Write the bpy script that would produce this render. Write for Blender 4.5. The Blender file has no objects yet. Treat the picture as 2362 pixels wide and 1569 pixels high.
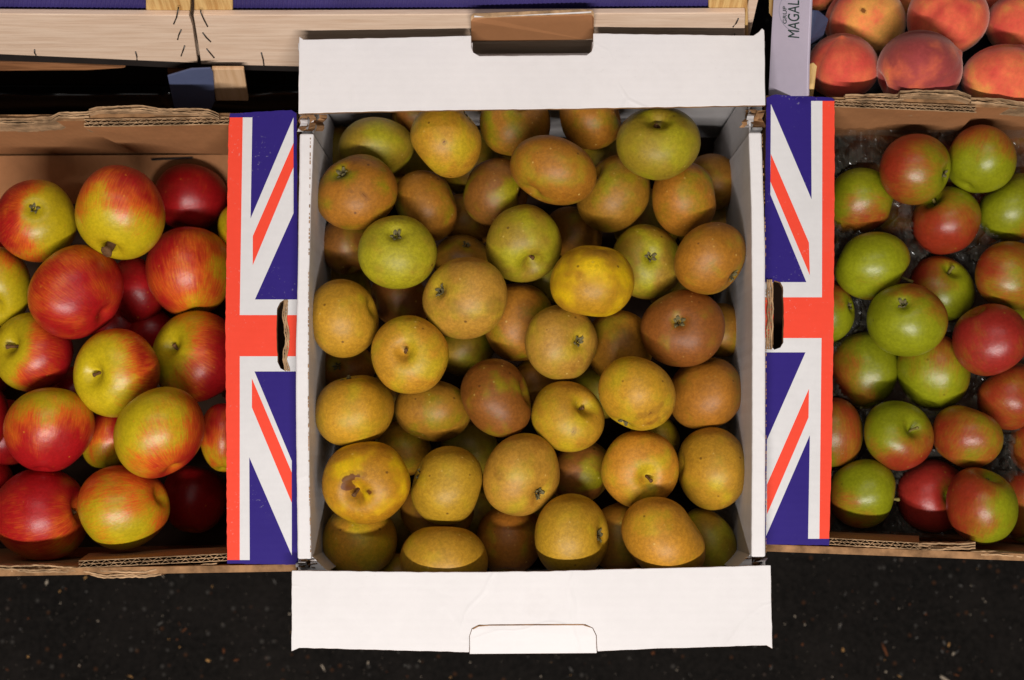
import bpy, bmesh, math, random
import numpy as np
from mathutils import Vector, Matrix, noise
from mathutils.geometry import delaunay_2d_cdt

random.seed(7)
SC = bpy.context.scene
COL = SC.collection
rad = math.radians

# ------------------------------------------------------------------ camera
ZB = 0.50                       # height of the white box's top flaps above the floor
TILT = rad(4.6)
DIST = 1.29
F = 3477.0                      # focal length in pixels of the 2362 px wide photograph
CX, CY = 1181.0, 784.5
ct, st = math.cos(TILT), math.sin(TILT)
CAM = Vector((0, -DIST * st, ZB + DIST * ct))
cd = bpy.data.cameras.new('camera')
cam = bpy.data.objects.new('camera', cd)
COL.objects.link(cam)
cam.location = CAM
cam.rotation_euler = (TILT, 0, 0)
cd.sensor_width = 36
cd.lens = 36 * F / 2362
cd.clip_start = 0.02
cd.clip_end = 60
cd.dof.use_dof = True
cd.dof.focus_distance = DIST + 0.015
cd.dof.aperture_fstop = 5.0
SC.camera = cam

# ------------------------------------------------------------------ world, lamps, exposure
w = bpy.data.worlds.new("World")
SC.world = w
w.use_nodes = True
w.node_tree.nodes['Background'].inputs[0].default_value = (1.0, 0.93, 0.85, 1)
w.node_tree.nodes['Background'].inputs[1].default_value = 0.006
SC.view_settings.view_transform = 'Standard'
SC.view_settings.look = 'None'
SC.view_settings.exposure = 0
SC.view_settings.gamma = 1


def lamp(name, kind, loc, target, energy, color, size=0.1, size_y=None):
    l = bpy.data.lights.new(name, kind)
    l.energy = energy
    l.color = color
    if kind == 'AREA':
        l.shape = 'RECTANGLE'
        l.size = size
        l.size_y = size_y or size
    else:
        l.shadow_soft_size = size
    if kind == 'SPOT':
        l.spot_size = rad(100)
        l.spot_blend = 0.6
    o = bpy.data.objects.new(name, l)
    COL.objects.link(o)
    o.location = loc
    o.rotation_euler = (Vector(target) - Vector(loc)).to_track_quat('-Z', 'Y').to_euler()
    return o


# a bare market lamp high behind the photographer, and two rows of tubes further up the roof
lamp('front_tube_lamp', 'AREA', (0.0, -1.22, ZB + 2.0), (0, -0.05, ZB), 62, (1.0, 0.965, 0.93), 1.7, 0.07)
lamp('back_tube_lamp', 'AREA', (-0.1, 0.95, ZB + 2.1), (0, 0.0, ZB), 8, (1.0, 0.965, 0.93), 1.8, 0.10)
lamp('roof_lamp', 'AREA', (0.0, -0.30, ZB + 2.2), (0, 0.0, ZB), 4, (1.0, 0.965, 0.93), 2.0, 1.2)
SC.cycles.max_bounces = 6
SC.cycles.diffuse_bounces = 1


# ------------------------------------------------------------------ helpers


def W(u, v, z):
    """point of the place at height z that stands at photograph pixel (u, v)"""
    d = Vector(((u - CX) / F, -(v - CY) / F, -1.0))
    d = Vector((d.x, d.y * ct - d.z * st, d.y * st + d.z * ct))
    return CAM + d * ((z - CAM.z) / d.z)


def WP(u, v, p0, n):
    d = Vector(((u - CX) / F, -(v - CY) / F, -1.0))
    d = Vector((d.x, d.y * ct - d.z * st, d.y * st + d.z * ct))
    return CAM + d * ((p0 - CAM).dot(n) / d.dot(n))


def lin(r, g, b):
    f = lambda c: (c / 255 / 12.92) if c / 255 <= 0.04045 else ((c / 255 + 0.055) / 1.055) ** 2.4
    return (f(r), f(g), f(b))


def empty(name, loc, label, cat, group=None):
    o = bpy.data.objects.new(name, None)
    COL.objects.link(o)
    o.location = loc
    o.empty_display_size = 0.02
    o['label'] = label
    o['category'] = cat
    if group:
        o['group'] = group
    return o


def mesh(name, verts, faces, mats, parent=None, idx=None, smooth=False, origin=None):
    me = bpy.data.meshes.new(name)
    off = Vector(origin) if origin is not None else (parent.matrix_basis.translation if parent else Vector((0, 0, 0)))
    me.from_pydata([tuple(Vector(v) - off) for v in verts], [], faces)
    for m in (mats if isinstance(mats, (list, tuple)) else [mats]):
        me.materials.append(m)
    if idx is not None:
        me.polygons.foreach_set('material_index', idx)
    if smooth:
        me.polygons.foreach_set('use_smooth', [True] * len(me.polygons))
    me.update()
    o = bpy.data.objects.new(name, me)
    COL.objects.link(o)
    if parent:
        o.parent = parent
    elif origin is not None:
        o.location = origin
    return o


def fix(o):
    bm = bmesh.new()
    bm.from_mesh(o.data)
    bmesh.ops.recalc_face_normals(bm, faces=bm.faces)
    bm.to_mesh(o.data)
    bm.free()
    return o


def bevel(o, wd, seg=2):
    m = o.modifiers.new('bevel', 'BEVEL')
    m.width = wd
    m.segments = seg
    m.limit_method = 'ANGLE'
    m.angle_limit = rad(50)
    return o


def prism(name, top, off, mats, parent=None, bev=0.0, rough=0.0):
    """closed slab: polygon of points + offset; slot 0 = two faces, slot 1 = cut edges"""
    top = [Vector(p) for p in top]
    if rough:
        out = []
        for i, p in enumerate(top):
            q = top[(i + 1) % len(top)]
            out.append(p)
            n = int((q - p).length / 0.006)
            for k in range(1, n):
                r = p.lerp(q, k / n)
                out.append(r + Vector((random.uniform(-1, 1), random.uniform(-1, 1), 0)) * rough)
        top = out
    n = len(top)
    off = Vector(off)
    verts = top + [p + off for p in top]
    faces = [list(range(n)), [n + n - 1 - i for i in range(n)]]
    faces += [[i, (i + 1) % n, n + (i + 1) % n, n + i] for i in range(n)]
    mats = mats if isinstance(mats, (list, tuple)) else [mats, mats]
    o = fix(mesh(name, verts, faces, mats, parent, [0, 0] + [1] * n))
    if bev:
        bevel(o, bev)
    return o


def px(pts, z):
    return [W(u, v, z) for u, v in pts]


def tube(pts, r0, r1=None, seg=7):
    r1 = r1 if r1 is not None else r0
    verts, faces = [], []
    pts = [Vector(p) for p in pts]
    n = len(pts)
    for i, p in enumerate(pts):
        d = (pts[min(i + 1, n - 1)] - pts[max(i - 1, 0)]).normalized()
        a = d.cross(Vector((0.31, 0.2, 0.93))).normalized()
        b = d.cross(a)
        r = r0 + (r1 - r0) * i / (n - 1)
        for k in range(seg):
            t = 2 * math.pi * k / seg
            verts.append(p + a * math.cos(t) * r + b * math.sin(t) * r)
    for i in range(n - 1):
        for k in range(seg):
            faces.append([i * seg + k, i * seg + (k + 1) % seg, (i + 1) * seg + (k + 1) % seg, (i + 1) * seg + k])
    faces.append(list(range(seg))[::-1])
    faces.append([(n - 1) * seg + k for k in range(seg)])
    return verts, faces


# ------------------------------------------------------------------ materials


class NT:
    def __init__(self, name, rough=0.6, spec=0.4):
        self.m = bpy.data.materials.new(name)
        self.m.use_nodes = True
        self.t = self.m.node_tree
        self.b = self.t.nodes['Principled BSDF']
        self.b.inputs['Roughness'].default_value = rough
        self.b.inputs['Specular IOR Level'].default_value = spec

    def n(self, kind, **kw):
        o = self.t.nodes.new('ShaderNode' + kind)
        for k, v in kw.items():
            setattr(o, k, v)
        return o

    def l(self, a, b):
        self.t.links.new(a, b)

    def inp(self, sock, v):
        if hasattr(v, 'is_output'):
            self.l(v, sock)
        else:
            sock.default_value = v

    def math(self, op, a, b=0.0, c=None, clamp=False):
        o = self.n('Math', operation=op, use_clamp=clamp)
        self.inp(o.inputs[0], a)
        self.inp(o.inputs[1], b)
        if c is not None:
            self.inp(o.inputs[2], c)
        return o.outputs[0]

    def mix(self, fac, a, b, blend='MIX'):
        o = self.n('Mix', data_type='RGBA', blend_type=blend)
        self.inp(o.inputs[0], fac)
        for s, v in ((o.inputs[6], a), (o.inputs[7], b)):
            if isinstance(v, tuple):
                v = (*v[:3], 1)
            self.inp(s, v)
        return o.outputs[2]

    def ramp(self, v, lo, hi, a=0.0, b=1.0):
        o = self.n('MapRange', interpolation_type='SMOOTHSTEP')
        self.inp(o.inputs[0], v)
        for i, x in zip((1, 2, 3, 4), (lo, hi, a, b)):
            o.inputs[i].default_value = x
        return o.outputs[0]

    def coord(self, scale=(1, 1, 1), rot=(0, 0, 0), src='Object'):
        c = self.n('TexCoord')
        m = self.n('Mapping')
        m.inputs['Scale'].default_value = scale
        m.inputs['Rotation'].default_value = rot
        self.l(c.outputs[src], m.inputs[0])
        return m.outputs[0]

    def noise(self, vec, scale, detail=3.0, rough=0.55):
        o = self.n('TexNoise')
        self.l(vec, o.inputs['Vector'])
        o.inputs['Scale'].default_value = scale
        o.inputs['Detail'].default_value = detail
        o.inputs['Roughness'].default_value = rough
        return o.outputs['Fac']

    def voro(self, vec, scale, feature='F1', rnd=1.0):
        o = self.n('TexVoronoi', feature=feature)
        self.l(vec, o.inputs['Vector'])
        o.inputs['Scale'].default_value = scale
        o.inputs['Randomness'].default_value = rnd
        return o

    def bump(self, h, strength, dist=0.001, prev=None):
        o = self.n('Bump')
        o.inputs['Strength'].default_value = strength
        o.inputs['Distance'].default_value = dist
        self.l(h, o.inputs['Height'])
        if prev is not None:
            self.l(prev, o.inputs['Normal'])
        return o.outputs[0]

    def color(self, c):
        self.inp(self.b.inputs['Base Color'], (*c[:3], 1) if isinstance(c, tuple) else c)

    def normal(self, s):
        self.l(s, self.b.inputs['Normal'])

    def attr(self, name):
        o = self.n('Attribute', attribute_name=name)
        return o


def card(name, c, dirt=0.12, rough=0.62, ridge=0.05, vertical=False, spec=0.3, blotch=6.0, crease=0.0, wear=0.0):
    """printed or plain corrugated board: faint flute ridges, broad soft dents, slight soiling"""
    t = NT(name, rough, spec)
    v = t.coord()
    n1 = t.noise(v, blotch, 4)
    n2 = t.noise(v, 90, 4, 0.7)
    f = t.math('ADD', t.math('MULTIPLY', n1, 0.7), t.math('MULTIPLY', n2, 0.3))
    dk = tuple(x * (1 - dirt * 2.2) for x in c)
    cc = t.mix(t.ramp(f, 0.3, 0.7), dk, c)
    if wear:
        wn = t.math('MULTIPLY', t.ramp(t.noise(v, 420, 2), 0.66, 0.72), t.ramp(t.noise(v, 16, 3), 0.5, 0.62))
        cc = t.mix(t.math('MULTIPLY', wn, wear), cc, (0.62, 0.57, 0.55))
        sm = t.math('MULTIPLY', t.ramp(t.noise(v, 11, 5, 0.7), 0.55, 0.75), wear * 0.35)
        cc = t.mix(sm, cc, (0.30, 0.24, 0.21))
    t.color(cc)
    wv = t.n('TexWave', wave_type='BANDS', bands_direction='X' if vertical else 'Y')
    t.l(v, wv.inputs['Vector'])
    wv.inputs['Scale'].default_value = 48
    wv.inputs['Distortion'].default_value = 0.6
    b = t.bump(wv.outputs['Fac'], ridge, 0.0006)
    b = t.bump(t.noise(v, 14, 3), 0.35, 0.003, b)
    if crease:
        wob = t.n('VectorMath', operation='ADD')
        nz = t.n('TexNoise')
        t.l(v, nz.inputs['Vector'])
        nz.inputs['Scale'].default_value = 9
        sc_ = t.n('VectorMath', operation='SCALE')
        t.l(nz.outputs['Color'], sc_.inputs[0])
        sc_.inputs['Scale'].default_value = 0.06
        t.l(v, wob.inputs[0])
        t.l(sc_.outputs[0], wob.inputs[1])
        ed = t.voro(wob.outputs[0], 10, 'DISTANCE_TO_EDGE')
        line = t.math('SUBTRACT', 1.0, t.ramp(ed.outputs['Distance'], 0.0, 0.022))
        line = t.math('MULTIPLY', line, t.ramp(t.noise(v, 7, 2), 0.47, 0.6))
        b = t.bump(line, crease, 0.003, b)
    b = t.bump(n2, 0.10, 0.0006, b)
    t.normal(b)
    return t.m


WHITE_C = (0.80, 0.755, 0.745)
M_WHITE = card('white_card', WHITE_C, 0.035, crease=0.16, wear=0.25)
M_WHITE_IN = card('white_card_inside', (0.78, 0.73, 0.72), 0.07)
M_KRAFT = card('kraft_card', lin(186, 128, 84), 0.13, 0.75, 0.2, True, 0.2, 9)
M_KRAFT_EDGE = card('kraft_cut_edge', lin(176, 132, 92), 0.3, 0.85, 0.1, True, 0.15, 60)
M_KRAFT_PALE = card('torn_kraft', lin(205, 165, 125), 0.3, 0.9, 0.2, True, 0.1, 70)
M_TAB = card('kraft_tab', lin(172, 118, 78), 0.06, 0.75, 0.1, True, 0.2, 9)
M_BLUE = card('flag_blue_print', lin(46, 30, 118), 0.05, 0.6, 0.05, False, 0.15, wear=0.2)
M_RED = card('flag_red_print', lin(246, 74, 50), 0.04, 0.6, 0.05, False, 0.2, wear=0.2)
M_FWHITE = card('flag_white_print', (0.74, 0.71, 0.705), 0.05, 0.5, 0.05, wear=0.2)
M_GREYCARD = card('lilac_card', lin(196, 184, 200), 0.05, 0.45, 0.0)
M_SLATE = card('slate_card', lin(84, 92, 124), 0.1, 0.6, 0.0)


def wood(name, c, dark, vertical=False, rough=0.65):
    t = NT(name, rough, 0.3)
    v = t.coord((1, 1, 1))
    vs = t.coord((90, 5, 5) if vertical else (5, 90, 90))
    g = t.noise(vs, 3.0, 6, 0.65)
    g2 = t.noise(t.coord((300, 9, 9) if vertical else (14, 420, 420)), 2.0, 3, 0.6)
    col = t.mix(t.ramp(g, 0.30, 0.66), dark, c)
    fleck = t.ramp(g2, 0.66, 0.74)
    fl = t.math('MULTIPLY', fleck, t.ramp(t.noise(v, 26, 2), 0.5, 0.62))
    col = t.mix(t.math('MULTIPLY', fl, 0.55), col, tuple(x * 0.35 for x in dark))
    t.color(col)
    t.normal(t.bump(g, 0.35, 0.0012))
    return t.m


M_WOOD = wood('poplar_slat', lin(230, 201, 176), lin(214, 181, 154))
M_WOOD_POST = wood('pine_post', lin(226, 186, 122), lin(190, 140, 80), True)
M_WOOD_MID = wood('block_wood', lin(214, 176, 138), lin(198, 158, 118), True)
M_WOOD_OLD = wood('brown_slat', lin(160, 108, 70), lin(110, 70, 42))


def plain(name, c, rough=0.5, spec=0.5, metal=0.0, nscale=None, nstr=0.2):
    t = NT(name, rough, spec)
    t.b.inputs['Metallic'].default_value = metal
    v = t.coord()
    n = t.noise(v, nscale or 40, 3)
    t.color(t.mix(t.ramp(n, 0.3, 0.7), tuple(x * 0.75 for x in c), c))
    t.normal(t.bump(n, nstr, 0.001))
    return t.m


M_LINER = plain('violet_liner', lin(62, 52, 112), 0.42, 0.5, 0, 25)
M_STAPLE = plain('staple_wire', (0.10, 0.095, 0.09), 0.4, 0.5, 0.9, 200)
M_DARK = plain('near_black', (0.022, 0.017, 0.015), 0.6, 0.3)  # near-black, also stands in for shade in the slot and behind the crate
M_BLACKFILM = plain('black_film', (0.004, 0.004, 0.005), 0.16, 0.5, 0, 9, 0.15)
M_STEM = plain('woody_stem', lin(112, 78, 48), 0.8, 0.2, 0, 400, 0.6)
M_STEM_GREEN = plain('green_stem', lin(135, 120, 62), 0.7, 0.2, 0, 400, 0.5)
M_SEPAL = plain('dry_sepal', lin(116, 106, 72), 0.85, 0.15, 0, 500, 0.6)
M_CUP = plain('calyx_cup', lin(48, 32, 18), 0.9, 0.1, 0, 500, 0.6)
M_INK = plain('green_ink', lin(48, 72, 66), 0.6, 0.2)
M_INK_FAINT = plain('faint_ink', lin(168, 160, 178), 0.6, 0.2)
M_BASE = plain('box_base_shaded', lin(66, 46, 34), 0.8, 0.2)  # unseen base coloured dark in place of the shade between the fruit
M_TRAY = plain('tray_plastic', lin(44, 46, 60), 0.45, 0.4)
M_BENCH = plain('bench_board', (0.05, 0.04, 0.032), 0.7, 0.3)


def fruit_material(name, rough, spec, streak, fine, dots, dot_col, sheen=0.0, lo=0.18, hi=0.82, mottle=0.18, speck=0.0, ss=2.2, sz=0.5, mid=None, gam=1.22, net=0.0):
    t = NT(name, rough, spec)
    v = t.coord()
    under = t.attr('under').outputs['Color']
    over = t.attr('over').outputs['Color']
    bl = t.attr('blush').outputs['Fac']
    scar = t.attr('scar').outputs['Fac']
    pol = t.n('Mapping')
    t.l(t.attr('pol').outputs['Vector'], pol.inputs[0])
    pol.inputs['Scale'].default_value = (1, 1, sz)
    s1 = t.noise(pol.outputs[0], ss * 2.6, 5, 0.65)
    s2 = t.noise(v, 55, 5, 0.62)
    s3 = t.noise(v, 330, 5, 0.75)
    f = t.math('ADD', bl, t.math('MULTIPLY', t.math('SUBTRACT', s1, 0.5), streak))
    f = t.math('ADD', f, t.math('MULTIPLY', t.math('SUBTRACT', s2, 0.5), fine))
    f = t.math('ADD', f, t.math('MULTIPLY', t.math('SUBTRACT', s3, 0.5), fine * 0.6))
    f = t.ramp(f, lo, hi)
    if mid is not None:
        a = t.mix(t.math('MULTIPLY', f, 2.0, clamp=True), under, mid)
        col = t.mix(t.math('MULTIPLY_ADD', f, 2.0, -1.0, clamp=True), a, over)
    else:
        col = t.mix(f, under, over)
    k = t.math('ADD', 1 - mottle / 2, t.math('MULTIPLY', t.math('ADD', t.math('MULTIPLY', t.ramp(s2, 0.3, 0.7), 0.4), t.math('MULTIPLY', t.ramp(s3, 0.34, 0.66), 0.6)), mottle))
    k = t.math('MULTIPLY', k, 1.0)
    cmb = t.n('CombineColor')
    for i in range(3):
        t.l(k, cmb.inputs[i])
    col = t.mix(1.0, col, cmb.outputs[0], 'MULTIPLY')
    if net:
        nb = t.math('MULTIPLY', t.ramp(t.noise(v, 26, 6, 0.72), 0.52, 0.68), net)
        col = t.mix(nb, col, t.mix(1.0, col, (0.62, 0.50, 0.42), 'MULTIPLY'))
    # bruises, and scab that has a shape of its own
    br = t.math('MULTIPLY', t.ramp(t.math('ADD', scar, t.math('MULTIPLY', t.math('SUBTRACT', s2, 0.5), 0.25)), 0.12, 0.42), 0.5)
    col = t.mix(br, col, t.mix(0.5, col, lin(110, 70, 44)))
    sc = t.ramp(t.math('ADD', scar, t.math('MULTIPLY', t.math('SUBTRACT', s2, 0.5), 0.9)), 0.60, 0.80)
    sc = t.math('MULTIPLY', sc, 0.8)
    col = t.mix(sc, col, lin(112, 60, 28))
    # lenticels
    d = t.voro(v, 120)
    near = t.math('SUBTRACT', 1.0, t.ramp(d.outputs['Distance'], 0.06, 0.16))
    sel = t.n('SeparateColor')
    t.l(d.outputs['Color'], sel.inputs[0])
    m = t.math('MULTIPLY', near, t.math('GREATER_THAN', sel.outputs[0], 0.40))
    m = t.math('MULTIPLY', m, t.math('MULTIPLY', dots, t.ramp(t.noise(v, 24, 2), 0.42, 0.62)))
    col = t.mix(m, col, dot_col)
    if speck:
        d2 = t.voro(v, 90)
        near = t.math('SUBTRACT', 1.0, t.ramp(d2.outputs['Distance'], 0.06, 0.16))
        s_ = t.n('SeparateColor')
        t.l(d2.outputs['Color'], s_.inputs[0])
        m2 = t.math('MULTIPLY', near, t.math('GREATER_THAN', s_.outputs[1], 0.80))
        col = t.mix(t.math('MULTIPLY', m2, speck), col, lin(84, 52, 26))
    g_ = t.n('Gamma')
    g_.inputs['Gamma'].default_value = gam
    t.l(col, g_.inputs[0])
    t.color(g_.outputs[0])
    r = t.math('ADD', rough - 0.08, t.math('MULTIPLY', s2, 0.16))
    t.l(r, t.b.inputs['Roughness'])
    b = t.bump(s3, 0.22, 0.0008)
    b = t.bump(t.noise(v, 34, 4), 0.35, 0.003, b)
    t.normal(b)
    if sheen:
        t.b.inputs['Sheen Weight'].default_value = sheen
        t.b.inputs['Sheen Roughness'].default_value = 0.4
        t.b.inputs['Sheen Tint'].default_value = (1.0, 0.72, 0.62, 1)
    return t.m


M_RUSSET = fruit_material('russet_skin', 0.50, 0.40, 0.25, 0.8, 0.75, lin(232, 204, 132), mottle=0.4, speck=0.6, gam=1.32, net=0.55)
M_REDAPPLE = fruit_material('red_apple_skin', 0.36, 0.45, 0.85, 0.4, 0.7, lin(226, 170, 70), mottle=0.28, mid=lin(220, 124, 54), ss=11, sz=0.13, lo=0.0, hi=1.0, gam=1.4)
M_GREENAPPLE = fruit_material('green_apple_skin', 0.35, 0.45, 0.65, 0.4, 0.6, lin(190, 170, 80), mottle=0.28, mid=lin(176, 128, 56), ss=9, sz=0.15, speck=0.35, lo=0.0, hi=1.0, gam=1.4)
M_PEACH = fruit_material('peach_skin', 0.75, 0.12, 0.4, 0.7, 0.0, (0.7, 0.5, 0.3), sheen=0.6, mottle=0.3, ss=2.2, sz=0.6, mid=lin(236, 122, 84), lo=-0.05, hi=1.05, gam=1.1)

# ------------------------------------------------------------------ floor


def floor_material():
    t = NT('black_asphalt', 0.8, 0.12)
    v = t.coord()
    a = t.noise(v, 9, 5, 0.7)
    b = t.noise(v, 130, 5, 0.75)
    g = t.voro(v, 105)
    sc = t.n('SeparateColor')
    t.l(g.outputs['Color'], sc.inputs[0])
    base = t.mix(t.ramp(b, 0.3, 0.75), (0.003, 0.0023, 0.0018), (0.012, 0.0094, 0.0078))
    base = t.mix(t.math('MULTIPLY', t.ramp(a, 0.42, 0.7), 0.5), base, (0.0155, 0.012, 0.010))
    core = t.math('SUBTRACT', 1.0, t.ramp(g.outputs['Distance'], 0.16, 0.34))
    brown = t.math('MULTIPLY', core, t.math('GREATER_THAN', sc.outputs[0], 0.88))
    base = t.mix(t.math('MULTIPLY', brown, 0.8), base, lin(62, 38, 22))
    grey = t.math('MULTIPLY', core, t.math('LESS_THAN', sc.outputs[1], 0.08))
    base = t.mix(t.math('MULTIPLY', grey, 0.6), base, lin(70, 66, 62))
    g2 = t.voro(v, 330)
    s2 = t.n('SeparateColor')
    t.l(g2.outputs['Color'], s2.inputs[0])
    tiny = t.math('MULTIPLY', t.math('SUBTRACT', 1.0, t.ramp(g2.outputs['Distance'], 0.12, 0.3)), t.math('GREATER_THAN', s2.outputs[0], 0.95))
    base = t.mix(t.math('MULTIPLY', tiny, 0.55), base, lin(120, 108, 96))
    t.color(base)
    bb = t.bump(b, 0.5, 0.004)
    bb = t.bump(g.outputs['Distance'], 0.35, 0.004, bb)
    t.normal(bb)
    return t.m


fl = mesh('floor', [(-4, -4, 0), (4, -4, 0), (4, 4, 0), (-4, 4, 0)], [(0, 1, 2, 3)], floor_material())
fl['kind'] = 'structure'

gv, gf, gi = [], [], []
rg = random.Random(3)
GM = [plain('grit_pale', lin(176, 160, 140), 0.8, 0.2), plain('grit_brown', lin(96, 54, 28), 0.8, 0.2), plain('grit_straw', lin(176, 130, 76), 0.8, 0.2), plain('grit_grey', lin(80, 76, 72), 0.8, 0.2)]
for i in range(800):
    x, y = rg.uniform(-0.78, 0.78), rg.uniform(-0.56, -0.20)
    s = abs(rg.gauss(0, 1)) * 0.0007 + 0.0004
    if rg.random() < 0.03:
        s *= 1.8
    el = rg.uniform(1, 2.2) if rg.random() < 0.8 else rg.uniform(2.5, 5)
    a = rg.uniform(0, 6.28)
    k = len(gv)
    n = rg.randint(4, 6)
    hh = s * 0.5
    for lev in (0, 1):
        for j in range(n):
            t_ = 6.283 * j / n
            r_ = s * rg.uniform(0.7, 1.15) * (1 - 0.25 * lev)
            px_, py_ = math.cos(t_) * r_ * el, math.sin(t_) * r_
            gv.append((x + px_ * math.cos(a) - py_ * math.sin(a), y + px_ * math.sin(a) + py_ * math.cos(a), 0.0002 + hh * lev))
    for j in range(n):
        gf.append([k + j, k + (j + 1) % n, k + n + (j + 1) % n, k + n + j])
    gf.append([k + n + j for j in range(n)])
    gi += [rg.choices((0, 1, 2, 3), (3, 4, 1, 6))[0]] * (n + 1)
grit = mesh('grit', gv, gf, GM, None, gi)
grit['kind'] = 'stuff'
grit['label'] = 'loose pale and brown grit scattered over the black floor'

# bench that carries the boxes (hidden under them)
BZ = ZB - 0.265
bench = empty('bench', (0, 0.02, 0), 'dark low bench underneath the boxes of fruit', 'bench')


def boxmesh(name, x0, x1, y0, y1, z0, z1, mat, parent, bev=0.0):
    p = [Vector((x0, y0, z1)), Vector((x1, y0, z1)), Vector((x1, y1, z1)), Vector((x0, y1, z1))]
    return prism(name, p, (0, 0, z0 - z1), mat, parent, bev)


for k in range(3):
    boxmesh('plank', -0.95, 0.95, -0.14 + k * 0.125, -0.02 + k * 0.125, BZ - 0.03, BZ - 0.002, M_BENCH, bench, 0.002)
for x in (-0.85, 0.85):
    for y in (-0.10, 0.18):
        boxmesh('leg', x - 0.03, x + 0.03, y - 0.03, y + 0.03, 0, BZ - 0.031, M_BENCH, bench, 0.002)

# ------------------------------------------------------------------ cardboard details


def corrugation(name, a, b, across, depth, parent, pitch=0.0088):
    """cut edge of double-wall board: three liners and two rows of flutes, open between"""
    a, b, across, depth = Vector(a), Vector(b), Vector(across), Vector(depth)
    L = (b - a).length
    e = (b - a).normalized()
    T = across.length
    ac = across.normalized()
    verts, faces = [], []

    def ribbon(pts, th):
        k = len(verts)
        n = len(pts)
        for p in pts:
            for o in (ac * th * 0.5, -ac * th * 0.5):
                verts.append(p + o)
                verts.append(p + o + depth)
        for i in range(n - 1):
            q, r = k + i * 4, k + (i + 1) * 4
            faces.extend([[q, r, r + 2, q + 2], [q, q + 1, r + 1, r], [q + 2, r + 2, r + 3, q + 3]])
    for f in (0.04, 0.5, 0.96):
        ribbon([a + e * (L * i / 30) + across * f + ac * random.uniform(-1, 1) * T * 0.03 for i in range(31)], 0.00055)
    for f0, f1, ph in ((0.06, 0.48, 0), (0.52, 0.94, 1.7)):
        n = int(L / pitch * 9)
        mid, amp = (f0 + f1) / 2, (f1 - f0) / 2
        pts = []
        for i in range(n + 1):
            s = L * i / n
            wob = 0.35 * math.sin(s * 140 + ph) + 0.3 * math.sin(s * 57)
            pts.append(a + e * s + across * (mid + amp * math.sin(2 * math.pi * s / pitch + ph + wob) * random.uniform(0.9, 1.0)))
        ribbon(pts, 0.00035)
    return mesh(name, verts, faces, M_KRAFT_PALE, parent)


def torn(name, line, wd, z, parent, layers=4, drop=0.02, seed=1, mat=None):
    """torn rim of a board seen from above: broken layers lying beside each other"""
    r = random.Random(seed)
    pts = []
    for (u0, v0), (u1, v1) in zip(line, line[1:]):
        n = max(2, int(math.hypot(u1 - u0, v1 - v0) / 7))
        pts += [(u0 + (u1 - u0) * i / n, v0 + (v1 - v0) * i / n) for i in range(n)]
    pts.append(line[-1])
    verts, faces = [], []
    for L in range(layers):
        o0 = wd * (L / layers - 0.5)
        o1 = wd * ((L + 0.82) / layers - 0.5)
        zz = z - 0.0012 * r.uniform(0, 2.5) - (0.003 if L in (1,) else 0)
        k = len(verts)
        n = len(pts)
        ph = r.uniform(0, 6)
        for i, (u, v) in enumerate(pts):
            j = math.sin(i * 0.31 + ph) * wd * 0.07 + r.uniform(-1, 1) * wd * 0.05
            q = 0.0012 * math.sin(i * 0.23 + ph * 2) + r.uniform(-1, 1) * 0.0007
            p0, p1 = W(u, v + o0 + j, zz + q), W(u, v + o1 + j + r.uniform(-0.6, 0.6), zz + q * 0.6)
            verts += [p0, p1, p0 - Vector((0, 0, drop)), p1 - Vector((0, 0, drop))]
        for i in range(n - 1):
            a, b = k + i * 4, k + (i + 1) * 4
            faces += [[a, b, b + 1, a + 1], [a, a + 2, b + 2, b], [a + 1, b + 1, b + 3, a + 3]]
        faces += [[k, k + 1, k + 3, k + 2]]
        a = k + (n - 1) * 4
        faces += [[a, a + 2, a + 3, a + 1]]
    return fix(mesh(name, verts, faces, mat or M_KRAFT_PALE, parent))


def crumple(name, cu, cv, su, sv, z, parent, seed):
    """crushed corner of the white box: folded brown board with torn white flakes"""
    r = random.Random(seed)
    verts, faces, idx = [], [], []
    for s in range(4):
        n = 7
        u0, v0 = cu + r.uniform(-0.9, 0.9) * su, cv - sv
        k = len(verts)
        th = r.uniform(0.22, 0.42) * su
        for i in range(n):
            f = i / (n - 1)
            u = u0 + math.sin(f * r.uniform(2, 5) + s) * su * 0.35 + r.uniform(-1, 1) * su * 0.07
            v = v0 + f * 2 * sv + r.uniform(-1, 1) * sv * 0.06
            zz = z - 0.004 - 0.012 * abs(math.sin(f * 3 + s)) - r.uniform(0, 0.004)
            verts += [W(u - th, v, zz), W(u + th, v, zz - r.uniform(-0.004, 0.006)), W(u - th, v, zz - 0.012), W(u + th, v, zz - 0.014)]
        for i in range(n - 1):
            a, b = k + i * 4, k + (i + 1) * 4
            faces += [[a, b, b + 1, a + 1], [a, a + 2, b + 2, b], [a + 1, b + 1, b + 3, a + 3]]
            idx += [1 if s == 2 else 0, 0, 0]
    return fix(mesh(name, verts, faces, [M_KRAFT_EDGE, M_WHITE_IN], parent, idx))


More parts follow.
